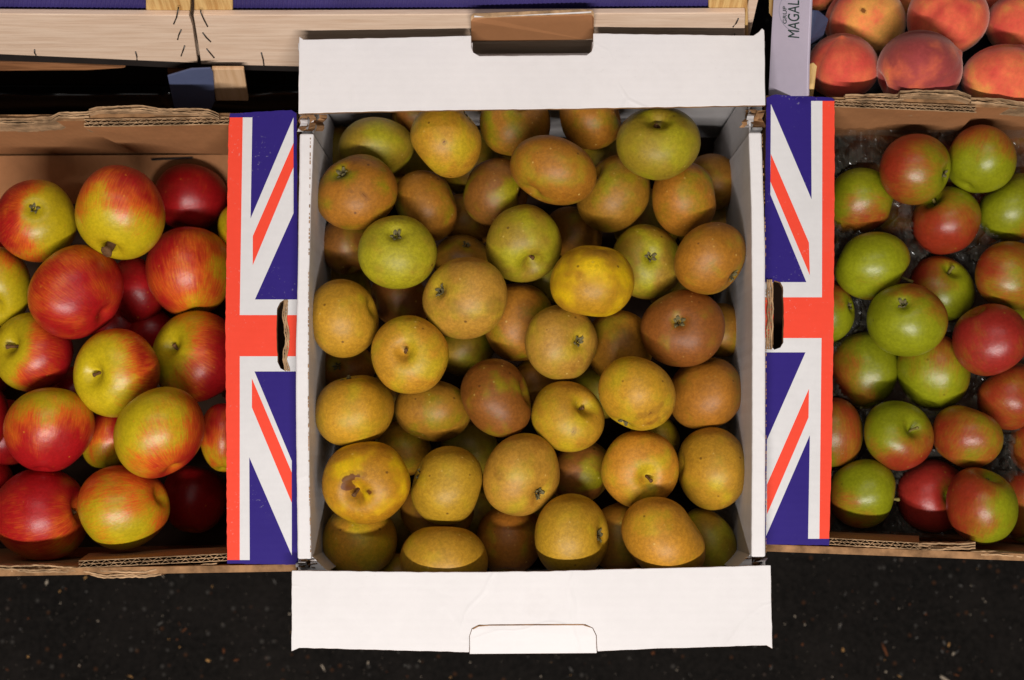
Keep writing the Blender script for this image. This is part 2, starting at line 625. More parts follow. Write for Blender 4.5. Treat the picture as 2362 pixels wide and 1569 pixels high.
# ------------------------------------------------------------------ white box
wb = empty('fruit_box', (0, 0.0, ZB - 0.263), 'white cardboard box full of russet apples with cut hand holes', 'box')
WM = [M_WHITE, M_KRAFT_EDGE]
RZ = ZB - 0.006
top_flap = prism('end_flap', px([(690, 84), (700, 91), (900, 87), (1087, 82), (1087, 108), (1092, 121), (1106, 129), (1353, 127), (1364, 119), (1368, 106), (1368, 77),
                                  (1500, 79), (1738, 82), (1750, 74), (1758, 65), (1763, 70), (1766, 243), (1500, 248), (1250, 252), (1000, 255), (800, 259), (688, 263)], ZB),
                 (0, 0, -0.0045), WM, wb, 0.0006, 0.00022)
low_flap = prism('end_flap', px([(673, 1316), (1000, 1320), (1250, 1318), (1500, 1311), (1778, 1304), (1782, 1497), (1768, 1489), (1500, 1497), (1378, 1503),
                                  (1375.8, 1465.6), (1367.6, 1448.6), (1350.2, 1440.5), (1105, 1441.5), (1088.6, 1449.6), (1082.6, 1467.8), (1082.4, 1505), (900, 1500), (690, 1495), (672, 1503)], ZB + 0.001),
                 (0, 0, -0.0045), WM, wb, 0.0006, 0.00022)
tab = [W(1083, 1468, ZB - 0.0005), W(1089, 1450, ZB), W(1105, 1442, ZB), W(1350, 1441, ZB), W(1367, 1449, ZB), W(1375, 1466, ZB - 0.0005), W(1377, 1507, ZB - 0.003), W(1083, 1509, ZB - 0.003)]
prism('handle_tab', tab, (0, 0, -0.0035), WM, wb, 0.0006)
prism('under_flap', px([(1060, 1425), (1400, 1424), (1400, 1490), (1060, 1492)], ZB - 0.0042), (0, 0, -0.003), [M_KRAFT, M_KRAFT], wb)
cut = [(1100, 1443.5), (1130, 1441), (1240, 1440), (1345, 1440), (1362, 1446), (1362, 1448), (1344, 1442.4), (1240, 1442.6), (1130, 1443.4), (1104, 1445.5), (1092, 1452), (1090, 1451)]
prism('cut_edge', px(cut, ZB + 0.0013), (0, 0, -.002), [M_KRAFT_EDGE, M_KRAFT_EDGE], wb)
# the upper hand hole's tab, pushed out and showing its brown inside
zt = ZB + 0.013
tp = [W(1087, 97, ZB - 0.034), W(1369, 95, ZB - 0.034), W(1370, 42, zt), W(1366, 34, zt + .001), W(1340, 33, zt + .0015), W(1120, 42, zt + .0015), W(1092, 42, zt + .001), W(1086, 50, zt)]
prism('handle_tab', tp, (0, 0.0042, 0.0016), [M_TAB, M_KRAFT_PALE], wb, 0.0005)
tp2 = [W(1094, 40, zt + .0018), W(1340, 31, zt + .0022), W(1364, 29, zt + .002), W(1364, 24, zt + .002), W(1340, 25, zt + .0022), W(1094, 34, zt + .0018)]
prism('tab_liner', tp2, (0, 0.001, -0.012), [M_WHITE, M_WHITE], wb)
hb = [W(1080, 97, ZB - 0.0345), W(1376, 95, ZB - 0.0345)]
hb += [hb[1] + Vector((0, 0.004, -0.075)), hb[0] + Vector((0, 0.004, -0.075))]
prism('handle_backing', hb, (0, 0.004, 0), [M_TAB, M_TAB], wb)
# side walls: a folded-over rim above a tall white board
DEPTH = 0.252
for name, outer, inner in (('side_wall', [(691, 308), (686, 640), (682, 800), (682, 960), (686, 1290)], [(718, 1290), (714, 1100), (712, 900), (713, 640), (718, 450), (724, 308)]),
                           ('side_wall', [(1757, 305), (1765, 560), (1766, 800), (1766, 1285)], [(1733, 1285), (1735, 1000), (1735, 700), (1733, 480), (1727, 305)])):
    prism(name, px(outer + inner, RZ), (0, 0, -DEPTH), [M_WHITE, M_WHITE_IN], wb, 0.0016, 0.00012)
# perforated crease along both rims: small torn brown nicks
for pts, nm in (([(716, 320), (712, 640), (711, 900), (713, 1100), (717, 1280)], 1), ([(1758, 310), (1766, 560), (1767, 800), (1767, 1280)], 2)):
    verts, faces = [], []
    for (u0, v0), (u1, v1) in zip(pts, pts[1:]):
        n = int(abs(v1 - v0) / 9)
        for i in range(n):
            f = i / n
            u, v = u0 + (u1 - u0) * f, v0 + (v1 - v0) * f
            if random.random() < 0.35:
                continue
            k = len(verts)
            L = random.uniform(1.5, 4.5)
            wd = random.uniform(0.5, 1.3)
            for du, dv in ((-wd, -L), (wd, -L), (wd, L), (-wd, L)):
                verts.append(W(u + du, v + dv, RZ + 0.0004))
            for du, dv in ((-wd, -L), (wd, -L), (wd, L), (-wd, L)):
                verts.append(W(u + du, v + dv, RZ - 0.001))
            faces += [[k, k + 1, k + 2, k + 3], [k, k + 4, k + 5, k + 1], [k + 1, k + 5, k + 6, k + 2], [k + 2, k + 6, k + 7, k + 3], [k + 3, k + 7, k + 4, k]]
    o = fix(mesh('perforation', verts, faces, M_KRAFT_EDGE, wb))
    o['kind'] = 'stuff'
a, b, c, d = W(688, 100, ZB - 0.005), W(1764, 95, ZB - 0.005), W(676, 1485, ZB - 0.005), W(1779, 1482, ZB - 0.005)
EW = 0.006
a2, b2 = W(1090, 99, ZB - .005), W(1366, 97, ZB - .005)
prism('end_wall', [a, b, b + Vector((0, -EW, 0)), a + Vector((0, -EW, 0))], (0, 0, -0.030), [M_WHITE_IN, M_WHITE_IN], wb) if False else None
for p, q in ((a, a2), (b2, b)):
    prism('end_wall', [p, q, q - Vector((0, 0, DEPTH)), p - Vector((0, 0, DEPTH))], (0, -EW, 0), [M_WHITE_IN, M_WHITE_IN], wb)
prism('end_wall', [a2 - Vector((0, 0, 0.036)), b2 - Vector((0, 0, 0.036)), b2 - Vector((0, 0, DEPTH)), a2 - Vector((0, 0, DEPTH))], (0, -EW, 0), [M_WHITE_IN, M_WHITE_IN], wb)
prism('end_wall', [c, d, d - Vector((0, 0, DEPTH)), c - Vector((0, 0, DEPTH))], (0, EW, 0), [M_WHITE_IN, M_WHITE_IN], wb)
# inner end boards that close the fruit space under the flaps
for v0, sgn in ((196, 1), (1352, -1)):
    p, q = W(722, v0, ZB - .03), W(1733, v0, ZB - .03)
    prism('inner_end_board', [p, q, q - Vector((0, 0, DEPTH - .035)), p - Vector((0, 0, DEPTH - .035))], (0, sgn * 0.004, 0), [M_WHITE_IN, M_WHITE_IN], wb)
p = [a - Vector((0, 0, DEPTH)), b - Vector((0, 0, DEPTH)), d - Vector((0, 0, DEPTH)), c - Vector((0, 0, DEPTH))]
prism('base', p, (0, 0, -0.005), [M_BASE, M_KRAFT], wb)
for u0, u1 in ((717, 723.6), (1727.6, 1733)):
    prism('corner_panel', px([(u0, 200), (u1, 200), (u1, 307), (u0, 307)], ZB - .02), (0, 0, -DEPTH + .02), [M_WHITE_IN, M_WHITE_IN], wb)
for u0, u1 in ((688, 718), (1735, 1765)):
    prism('corner_panel', px([(u0, 1291), (u1, 1291), (u1, 1478), (u0, 1478)], ZB - .02), (0, 0, -DEPTH + .02), [M_WHITE_IN, M_WHITE], wb)
for u0, u1 in ((692, 716), (1734, 1758)):
    prism('corner_panel', px([(u0, 108), (u1, 108), (u1, 300), (u0, 300)], ZB - .045), (0, 0, -DEPTH + .045), [M_WHITE_IN, M_WHITE], wb)
for i, (cu, cv, su, sv) in enumerate(((718, 284, 20, 19), (1738, 274, 20, 20), (708, 1300, 18, 9), (1740, 1296, 19, 9))):
    crumple('torn_corner', cu, cv, su * 1.15, sv, ZB - 0.003, wb, 11 + i)
# slanted white gussets in the two lower inside corners
for pts in ([(716, 1280), (716, 1316), (756, 1318)], [(1734, 1276), (1734, 1312), (1694, 1314)]):
    cx_, cy_ = pts[1] if pts[0][1] < 600 else pts[1]
    q = [W(u, v, ZB - 0.014) for u, v in pts]
    prism('corner_gusset', q, (0, 0, -0.16), [M_WHITE_IN, M_WHITE_IN], wb)

# ------------------------------------------------------------------ union-jack boxes
FZ = ZB - 0.026


def inside(p, poly):
    x, y = p
    c = False
    for i in range(len(poly)):
        (x0, y0), (x1, y1) = poly[i], poly[i - 1]
        if (y0 > y) != (y1 > y) and x < (x1 - x0) * (y - y0) / (y1 - y0) + x0:
            c = not c
    return c


def printed_flap(name, outline, hole, areas, z, parent):
    """flat printed board: the sheet is cut along the print's own edges, each area its own ink"""
    r = random.Random(5)

    def rough(poly, amp):
        out = []
        for i, p in enumerate(poly):
            q = poly[(i + 1) % len(poly)]
            out.append(p)
            n = int(math.hypot(q[0] - p[0], q[1] - p[1]) / 9)
            out += [(p[0] + (q[0] - p[0]) * k / n + r.uniform(-amp, amp), p[1] + (q[1] - p[1]) * k / n + r.uniform(-amp, amp)) for k in range(1, n)]
        return out
    outline = rough(outline, 0.7)
    hole = rough(hole, 0.6)
    pts, edges = [], []

    def add(poly):
        k = len(pts)
        pts.extend(Vector(p) for p in poly)
        edges.extend((k + i, k + (i + 1) % len(poly)) for i in range(len(poly)))
    add(outline)
    add(hole)
    for poly, _ in areas:
        add(poly)
    vo, eo, fo, *_ = delaunay_2d_cdt(pts, edges, [], 0, 1e-5)
    verts = [W(p.x, p.y, z) for p in vo]
    faces, idx = [], []
    for f in fo:
        c = (sum(vo[i].x for i in f) / len(f), sum(vo[i].y for i in f) / len(f))
        if not inside(c, outline) or inside(c, hole):
            continue
        m = 0
        for poly, k in areas:
            if inside(c, poly):
                m = k
        faces.append(list(f))
        idx.append(m)
    n = len(verts)
    top = list(faces)
    cnt = {}
    for f in top:
        for i in range(len(f)):
            cnt.setdefault(frozenset((f[i], f[i - 1])), []).append((f[i - 1], f[i]))
    verts += [v - Vector((0, 0, 0.0065)) for v in verts]
    for f in top:
        faces.append([n + i for i in reversed(f)])
        idx.append(3)
    for e in cnt.values():
        if len(e) == 1:
            p, q = e[0]
            faces.append([p, q, n + q, n + p])
            idx.append(3)
    return fix(mesh(name, verts, faces, [M_BLUE, M_FWHITE, M_RED, M_KRAFT_EDGE], parent, idx))


LB = empty('fruit_box', W(100, 780, FZ - 0.18), 'union jack printed cardboard box holding red and yellow apples', 'box')
L_OUT = [(530, 262), (672, 254), (684, 262), (688, 700), (688, 1303), (524, 1300), (520, 740), (527, 300)]
L_HOLE = [(656, 691), (646, 698), (639, 712), (638, 770), (640, 835), (647, 850), (660, 857), (657, 830), (663, 780), (657, 730)]
L_AREAS = [
    ([(527, 271), (582, 271), (578, 504), (677, 271.01), (677, 492), (588, 691), (690, 691), (690, 857), (587, 857), (673, 1063), (673, 1281), (575, 1055), (576, 1292), (524, 1292), (515, 740)], 1),
    ([(515, 271), (560, 271), (553, 727), (690, 727), (690, 822), (553, 822), (553, 1292), (515, 1292), (515, 740)], 2),
    ([(677, 330), (677, 386), (583, 612), (583, 545)], 2),
    ([(581, 873), (673, 1090), (673, 1160), (581, 940)], 2),
]
printed_flap('printed_flap', L_OUT, L_HOLE, L_AREAS, FZ, LB)
RB = empty('fruit_box', W(2280, 760, FZ - 0.18), 'union jack printed cardboard box holding green and red apples', 'box')
R_OUT = [(1781, 220), (1790, 218), (1920, 226), (1925, 232), (1925, 450), (1923, 740), (1918, 1080), (1912, 1258), (1765, 1256), (1762, 700), (1768, 226)]
R_HOLE = [(1786, 647), (1800, 651), (1806, 662), (1808, 720), (1807, 790), (1800, 802), (1786, 807), (1780, 800), (1784, 730), (1781, 655)]
R_AREAS = [
    ([(1778, 240), (1872, 460), (1871, 233), (1935, 233), (1935, 1243), (1864, 1243), (1868, 1004), (1767, 1237), (1769, 1015), (1858, 813), (1750, 813), (1750, 651), (1860, 651), (1777, 449)], 1),
    ([(1897, 233), (1935, 233), (1935, 1243), (1890, 1243), (1895, 780), (1750, 780), (1750, 686), (1896, 686)], 2),
    ([(1778, 355), (1866, 560), (1868, 635), (1777, 419)], 2),
    ([(1866, 897), (1865, 963), (1769, 1187), (1769, 1118)], 2),
]
printed_flap('printed_flap', R_OUT, R_HOLE, R_AREAS, FZ, RB)


def wall_board(name, p, q, h, th, parent, mat=None, lean=0.0):
    p, q = Vector(p), Vector(q)
    dn = Vector((0, lean * h, -h))
    return prism(name, [p, q, q + dn, p + dn], th, [mat or M_KRAFT, M_KRAFT_EDGE], parent)


H = 0.215


def flag_box(B, x_in, x_out, x_far, back, front, outer_mat, seed):
    """walls of a printed box: flute-edged inner flaps, torn rims, base; x_* are pixels along the box"""
    (bu0, bv0), (bu1, bv1) = back
    (fu0, fv0), (fu1, fv1) = front
    # back and front outer boards (kraft inside, printed outside)
    wall_board('back_wall', W(bu0, bv0, FZ - .004), W(bu1, bv1, FZ - .004), H, (0, 0.006, 0), B, None, 0.02)
    wall_board('front_wall', W(fu0, fv0, FZ - .004), W(fu1, fv1, FZ - .004), H, (0, -0.006, 0), B, None, 0.03)
    # wall below the printed flap and the far wall outside the picture
    wall_board('side_wall', W(x_out, bv0 + 4, FZ - .0075), W(x_out, fv0 - 4, FZ - .0075), H, (0.006 * (1 if x_out < x_far else -1), 0, 0), B)
    wall_board('side_wall', W(x_far, bv0 + 4, FZ - .0075), W(x_far, fv0 - 4, FZ - .0075), H, (0.006 * (-1 if x_out < x_far else 1), 0, 0), B)
    z = FZ - H - 0.004
    prism('base', [W(x_out, bv0 - 22, FZ), W(x_far, bv1 - 22, FZ), W(x_far, fv1, FZ), W(x_out, fv0, FZ)], (0, 0, -0.005), [M_BASE, M_KRAFT_EDGE], B).location.z -= H + 0.004


flag_box(LB, 524, 684, -300, ((684, 275), (-300, 283)), ((684, 1302), (-300, 1318)), M_BLUE, 1)
flag_box(RB, 1918, 1768, 2660, ((1768, 236), (2660, 257)), ((1768, 1256), (2660, 1289)), M_BLUE, 2)


def inner_flap(B, top, low, thick, seed, name='inner_flap'):
    """double-wall board standing on edge: top = its upper edge in pixels, low = (pixel, drop) of its lower corners"""
    a, b = W(*top[0], FZ - .002), W(*top[1], FZ - .002)
    dy = Vector((0, thick, 0))
    c, d = W(*low[1][:2], FZ - low[1][2]), W(*low[0][:2], FZ - low[0][2])
    face = [a, b, c, d]
    s = 1 if thick > 0 else -1
    prism(name, face, (0, 0.0007 * s, 0), [M_KRAFT, M_KRAFT_EDGE], B)
    dn = Vector((0, 0, -0.022))
    prism('flap_core', [a + dn + Vector((0, .0008 * s, 0)), b + dn + Vector((0, .0008 * s, 0)), c + Vector((0, .0008 * s, 0)), d + Vector((0, .0008 * s, 0))], (0, thick - 0.0009 * s, 0), [M_KRAFT, M_KRAFT_EDGE], B)
    corrugation('fluting', a + Vector((0, 0.0003 * s, .0006)), b + Vector((0, .0003 * s, .0006)), dy, (0, 0, -0.022), B)


prism('inner_board', [W(-296, 361, FZ - .158), W(684, 356, FZ - .158), W(684, 470, FZ - .178), W(-296, 470, FZ - .178)], (0, 0, -.004), [M_KRAFT, M_KRAFT_EDGE], LB)
prism('slot', px([(348, 366), (445, 362), (446, 366), (350, 371)], FZ - .1583), (0, 0, .0006), [M_DARK, M_KRAFT_PALE], LB)  # raised dark strip, painted for the shade inside the slot
inner_flap(LB, ((194, 294), (528, 288)), ((312, 352, .11), (528, 356, .11)), 0.0068, 1)
inner_flap(LB, ((182, 1293), (530, 1276)), ((205, 1276, .06), (530, 1262, .06)), -0.0062, 2)
inner_flap(RB, ((1915, 247), (2252, 261)), ((1915, 312, .105), (2210, 305, .08)), 0.0060, 3)
inner_flap(RB, ((1908, 1240), (2120, 1252)), ((1908, 1226, .06), (2120, 1236, .06)), -0.0056, 4)
torn('torn_rim', [(-60, 281), (60, 279), (118, 277), (135, 267), (205, 263)], 15, FZ + .001, LB, 4, 0.03, 3)
torn('torn_rim', [(205, 258), (222, 252), (330, 250), (372, 256), (480, 258), (505, 268)], 13, FZ + .006, LB, 4, 0.03, 4)
torn('torn_rim', [(-60, 1312), (120, 1313), (205, 1318), (240, 1326), (335, 1326), (372, 1318)], 17, FZ - .002, LB, 4, 0.02, 5)
torn('torn_rim', [(372, 1314), (500, 1307)], 15, FZ - .004, LB, 4, 0.02, 6)
torn('torn_rim', [(1950, 224), (2065, 225), (2085, 222)], 15, FZ + .002, RB, 4, 0.03, 7)
torn('torn_rim', [(2076, 218), (2115, 214), (2210, 217), (2240, 228)], 15, FZ + .008, RB, 4, 0.03, 8)
torn('torn_rim', [(2240, 232), (2312, 236), (2440, 252)], 15, FZ + .001, RB, 4, 0.03, 9)
torn('torn_rim', [(1950, 1266), (2075, 1272), (2100, 1263), (2210, 1262), (2250, 1258)], 18, FZ - .004, RB, 4, 0.02, 10)
torn('torn_rim', [(2238, 1280), (2300, 1279), (2440, 1287)], 15, FZ - .004, RB, 4, 0.02, 12)
prism('printed_edge', px([(2085, 1274), (2120, 1271), (2238, 1278), (2238, 1289), (2150, 1284)], FZ - .012), (0, 0, -0.05), [M_BLUE, M_BLUE], RB)
prism('printed_edge', px([(2085, 1274), (2120, 1271), (2238, 1278), (2238, 1289), (2150, 1284)], FZ - .012), (0, 0, -0.05), [M_BLUE, M_BLUE], RB) if False else None
# turned-up edges at both hand holes
torn('torn_handle_edge', [(660, 692), (657, 730), (664, 780), (658, 830), (664, 856)], 6, FZ + .003, LB, 3, 0.012, 20) if False else None


def hole_edge(pts, wd, B, seed):
    r = random.Random(seed)
    verts, faces = [], []
    line = []
    for (u0, v0), (u1, v1) in zip(pts, pts[1:]):
        n = max(2, int(abs(v1 - v0) / 6))
        line += [(u0 + (u1 - u0) * i / n, v0 + (v1 - v0) * i / n) for i in range(n)]
    line.append(pts[-1])
    for L in range(3):
        o0, o1 = wd * (L / 3 - .5), wd * ((L + .7) / 3 - .5)
        k = len(verts)
        zz = FZ + 0.002 + r.uniform(-.001, .001)
        for i, (u, v) in enumerate(line):
            j = math.sin(i * .9 + L * 2) * wd * .07 + r.uniform(-.5, .5)
            p, q = W(u + o0 + j, v, zz), W(u + o1 + j, v, zz)
            verts += [p, q, p - Vector((0, 0, .02)), q - Vector((0, 0, .02))]
        for i in range(len(line) - 1):
            a_, b_ = k + 4 * i, k + 4 * i + 4
            faces += [[a_, b_, b_ + 1, a_ + 1], [a_, a_ + 2, b_ + 2, b_], [a_ + 1, b_ + 1, b_ + 3, a_ + 3]]
    # zig-zag fluting between the layers
    for L in range(2):
        k = len(verts)
        n = int((line[-1][1] - line[0][1]) / 4)
        for i in range(n + 1):
            f = i / n
            m = f * (len(line) - 1)
            a_ = line[int(m)]
            u, v = a_[0], line[0][1] + (line[-1][1] - line[0][1]) * f
            u += wd * (L / 3 - .22) + (wd * .16 if i % 2 else -wd * .16)
            p = W(u, v, FZ + .001)
            verts += [p, p + Vector((0.0006, 0, 0)), p - Vector((0, 0, .015)), p + Vector((.0006, 0, -.015))]
        for i in range(n):
            a_, b_ = k + 4 * i, k + 4 * i + 4
            faces += [[a_, b_, b_ + 1, a_ + 1], [a_, a_ + 2, b_ + 2, b_], [a_ + 1, b_ + 1, b_ + 3, a_ + 3]]
    mesh('handle_edge', verts, faces, M_KRAFT_PALE, B)


hole_edge([(660, 692), (657, 730), (664, 780), (657, 830), (664, 856)], 12, LB, 1)
hole_edge([(1776, 645), (1778, 700), (1777, 760), (1774, 806)], 15, RB, 2)

# ------------------------------------------------------------------ crates along the top
AL = rad(21)
CN = Vector((0, -math.cos(AL), math.sin(AL)))       # outward normal of the crates' tilted fronts
CP = W(460, 147, ZB - 0.064)
UPV = Vector((0, math.sin(AL), math.cos(AL)))


def C(u, v, back=0.0):
    return WP(u, v, CP - CN * back, CN)


def front_board(name, pts, back, th, mats, parent, bev=0.0008):
    return prism(name, [C(u, v, back) for u, v in pts], -CN * th, mats, parent, bev)


def liner(name, u0, u1, v0, v1, back, parent):
    a_, b_ = C(u0, v1, back), C(u1, v1, back)
    up = C(u0, v0, back) - a_
    n = int((b_ - a_).length / 0.0010)
    verts, faces = [], []
    for i in range(n + 1):
        f = i / n
        p = a_.lerp(b_, f) + CN * 0.0006 * math.sin(f * (b_ - a_).length / 0.0040 * 6.283)
        for q in (p, p + up, p - CN * .003, p + up - CN * .003):
            verts.append(q)
    for i in range(n):
        k = i * 4
        faces += [[k, k + 4, k + 5, k + 1], [k + 2, k + 3, k + 7, k + 6], [k + 1, k + 5, k + 7, k + 3]]
    return mesh(name, verts, faces, M_LINER, parent, None, True)


def staple(u0, v0, u1, v1, parent, back=0.0):
    p, q = C(u0, v0, back), C(u1, v1, back)
    o = CN * 0.0007
    bend = (q - p).cross(CN).normalized() * 0.0006 * random.uniform(-1, 1)
    v_, f_ = tube([p - CN * .002, p + o, p.lerp(q, .5) + o * 1.5 + bend, q + o, q - CN * .002], 0.00062, None, 6)
    mesh('staple', v_, f_, M_STAPLE, parent, None, True)


def crate_back(parent, u0, u1, v, depth=0.30):
    """body of the crate behind its front: base board, two ends, rear slat"""
    p, q = C(u0, v, .012), C(u1, v, .012)
    bk = -CN * depth
    prism('base', [p, q, q + bk, p + bk], UPV * 0.006, M_WOOD, parent)
    for e, sx in ((p, 1), (q, -1)):
        prism('end_board', [e, e + bk, e + bk + UPV * .11, e + UPV * .11], (0.008 * sx, 0, 0), M_WOOD, parent)
    prism('slat', [p + bk, q + bk, q + bk + UPV * .08, p + bk + UPV * .08], -CN * .006, M_WOOD, parent)


cr1 = empty('wooden_crate', C(150, 140, .1), 'pale wooden crate with three staples beside the crack at its corner', 'crate', 'wooden crates with violet liners')
front_board('slat', [(-160, 31), (436, 36), (444, 60), (456, 146), (-160, 119)], 0, .006, M_WOOD, cr1)
front_board('corner_post', [(336, -90), (441, -90), (439, 33.5), (336, 33.5)], 0.006, .03, M_WOOD_POST, cr1, .0015)
liner('liner', -160, 338, -90, 50, 0.010, cr1)
front_board('slat', [(-160, -190), (436, -185), (439, -92), (-160, -95)], 0, .006, M_WOOD, cr1)
for s in ((411, 21, 401, 54), (418, 68, 410, 90), (426, 105, 418, 128), (80, 114, 83, 126), (313, 119, 316, 138)):
    staple(*s, cr1)
crate_back(cr1, -160, 436, 120)
cr2 = empty('wooden_crate', C(1080, 140, .1), 'long pale wooden crate behind the brown hand hole tab of the white box', 'crate', 'wooden crates with violet liners')
front_board('slat', [(446, 35), (690, 35), (1090, 33), (1719, 30), (1716, 140), (690, 154), (464, 149), (452, 70)], 0, .006, M_WOOD, cr2)
front_board('corner_post', [(446, -90), (537, -90), (537, 33.5), (448, 33.5)], 0.006, .03, M_WOOD_POST, cr2, .0015)
front_board('corner_post', [(1634, -90), (1722, -90), (1727, 100), (1634, 100)], 0.006, .03, M_WOOD_POST, cr2, .0015)
liner('liner', 535, 1636, -90, 50, 0.010, cr2)
front_board('slat', [(446, -190), (1719, -190), (1719, -92), (446, -92)], 0, .006, M_WOOD, cr2)
for s in ((463, 27, 479, 60), (468, 75, 486, 95), (477, 112, 494, 132), (603, 121, 609, 151), (1703, 42, 1691, 61), (1695, 78, 1687, 96)):
    staple(*s, cr2)
crate_back(cr2, 448, 1716, 140)
# lower crate under the two: dark strip, brown slat, post and slate-blue card
cr3 = empty('wooden_crate', C(300, 230, .12), 'dark lower crate in the shade with a slate blue card and wooden block', 'crate')
front_board('dark_strip', [(-160, 119), (200, 131), (456, 147), (690, 154), (760, 154), (760, 170), (690, 166), (460, 160), (200, 148), (-160, 136)], .004, .006, M_DARK, cr3)
front_board('slat', [(-160, 140), (90, 146), (290, 157), (200, 163), (-160, 165)], 0.008, .008, M_WOOD_OLD, cr3)
front_board('corner_post', [(488, 160), (562, 160), (573, 233), (498, 233)], -0.012, .004, M_WOOD_MID, cr3)
front_board('corner_post', [(386, 150), (470, 150), (470, 178), (386, 178)], 0.024, .02, M_WOOD_OLD, cr3, .001)
front_board('card', [(386, 176), (440, 160), (486, 158), (492, 170), (496, 236), (488, 252), (402, 252)], -0.016, .002, M_SLATE, cr3)
front_board('shade_panel', [(-160, 120), (760, 130), (760, 420), (-160, 420)], 0.06, .01, M_DARK, cr3)  # near-black sheet standing in for the shadow behind the lower crate

# black plastic film hanging in the dark gap
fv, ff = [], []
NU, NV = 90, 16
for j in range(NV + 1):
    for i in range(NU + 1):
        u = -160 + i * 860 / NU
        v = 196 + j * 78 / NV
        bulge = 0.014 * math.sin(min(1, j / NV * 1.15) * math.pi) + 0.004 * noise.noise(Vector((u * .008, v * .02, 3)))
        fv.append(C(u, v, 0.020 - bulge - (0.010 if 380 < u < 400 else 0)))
for j in range(NV):
    for i in range(NU):
        k = j * (NU + 1) + i
        ff.append([k, k + 1, k + NU + 2, k + NU + 1])
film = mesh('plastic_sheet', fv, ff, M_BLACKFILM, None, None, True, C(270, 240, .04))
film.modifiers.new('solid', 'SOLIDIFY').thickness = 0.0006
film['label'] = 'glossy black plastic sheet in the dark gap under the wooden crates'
film['category'] = 'plastic sheet'

# peach crate
pc = empty('peach_crate', W(2100, 120, FZ - .16), 'peach crate with a lilac grey printed end card', 'crate')
PN = Vector((-0.78, -0.30, 0.55)).normalized()
PP = W(1822, 218, FZ + .0)


def Q(u, v, back=0.0):
    return WP(u, v, PP - PN * back, PN)


prism('end_card', [Q(1787, -60), (Q(1872, -60)), Q(1863, 150), Q(1862, 222), Q(1772, 222), Q(1778, 90)], -PN * .003, [M_GREYCARD, M_GREYCARD], pc, .0006)
prism('corner_post', [W(1864, 150, FZ + .0), W(1876, 143, FZ), W(1885, 152, FZ), W(1876, 224, FZ - .02), W(1862, 224, FZ - .02)], (0, 0, -0.05), M_WOOD_POST, pc, .0008)
prism('end_board', [Q(1774, -60, .008), Q(1783, -60, .008), Q(1781, 40, .008), Q(1774, 30, .008)], -PN * .01, M_WOOD_POST, pc)
tv, tf = [], []
for j in range(25):
    for i in range(41):
        u, v = 1868 + i * 18, -130 + j * 16
        tv.append(W(u, v, FZ - .105 + .008 * math.sin(u * .035) * math.sin(v * .037)))
for j in range(24):
    for i in range(40):
        k = j * 41 + i
        tf.append([k, k + 1, k + 42, k + 41])
mesh('tray', tv, tf, M_TRAY, pc, None, True)
prism('tray_lip', [W(1872, 20, FZ - .01), W(1890, 24, FZ - .012), W(1912, 42, FZ - .03), W(1900, 80, FZ - .04), W(1868, 92, FZ - .02)], (0, 0, -.03), M_SLATE, pc, .002)


def lettering(txt, u0, v0, v1, parent, mat, size_px):
    cu = bpy.data.curves.new('lettering', 'FONT')
    cu.body = txt
    cu.extrude = 0.00008
    cu.materials.append(mat)
    cu.size = 1.0
    o = bpy.data.objects.new('lettering', cu)
    COL.objects.link(o)
    up = (Q(u0, v1) - Q(u0, v0))
    xd = up.normalized()
    yd = (Q(u0 - 10, v0) - Q(u0, v0))
    yd = (yd - xd * yd.dot(xd)).normalized()
    zd = xd.cross(yd)
    if zd.dot(PN) < 0:
        zd = -zd
    s = (Q(u0 - size_px, v0) - Q(u0, v0)).length / 0.72
    bpy.context.view_layer.update()
    wtxt = o.dimensions.x if o.dimensions.x > 0 else 1.0
    m = Matrix.Identity(4)
    sx = up.length / wtxt
    for r_ in range(3):
        m[r_][0], m[r_][1], m[r_][2] = xd[r_] * sx, yd[r_] * s, zd[r_]
    p = Q(u0, v0) + PN * 0.0003 - parent.location
    m.translation = p
    bpy.context.view_layer.update()
    me = bpy.data.meshes.new_from_object(o)
    bpy.data.objects.remove(o)
    o = bpy.data.objects.new('lettering', me)
    COL.objects.link(o)
    o.parent = parent
    o.matrix_local = m
    return o


lettering('MAGAL', 1844, 90, 3, pc, M_INK, 27)
lettering('GRUP', 1815, 56, 16, pc, M_INK, 9)
# faint ring of the emblem behind the words
rv, rf = [], []
for i in range(33):
    t_ = math.pi * (0.62 + 0.86 * i / 32)
    for rr in (49, 50.5):
        rv.append(Q(1843 + math.cos(t_) * rr * .92, 25 - math.sin(t_) * rr, -0.0002))
for i in range(32):
    rf.append([2 * i, 2 * i + 1, 2 * i + 3, 2 * i + 2])
mesh('emblem_ring', rv, rf, M_INK_FAINT, pc)

# ------------------------------------------------------------------ fruit
NT_, NS_ = 38, 52
TT = []
for i in range(NT_ + 1):
    f = i / NT_
    TT.append(math.pi * (f - 0.075 * math.sin(4 * math.pi * f) / 1.0 * 0.6))
PHI = np.arange(NS_) * 2 * math.pi / NS_


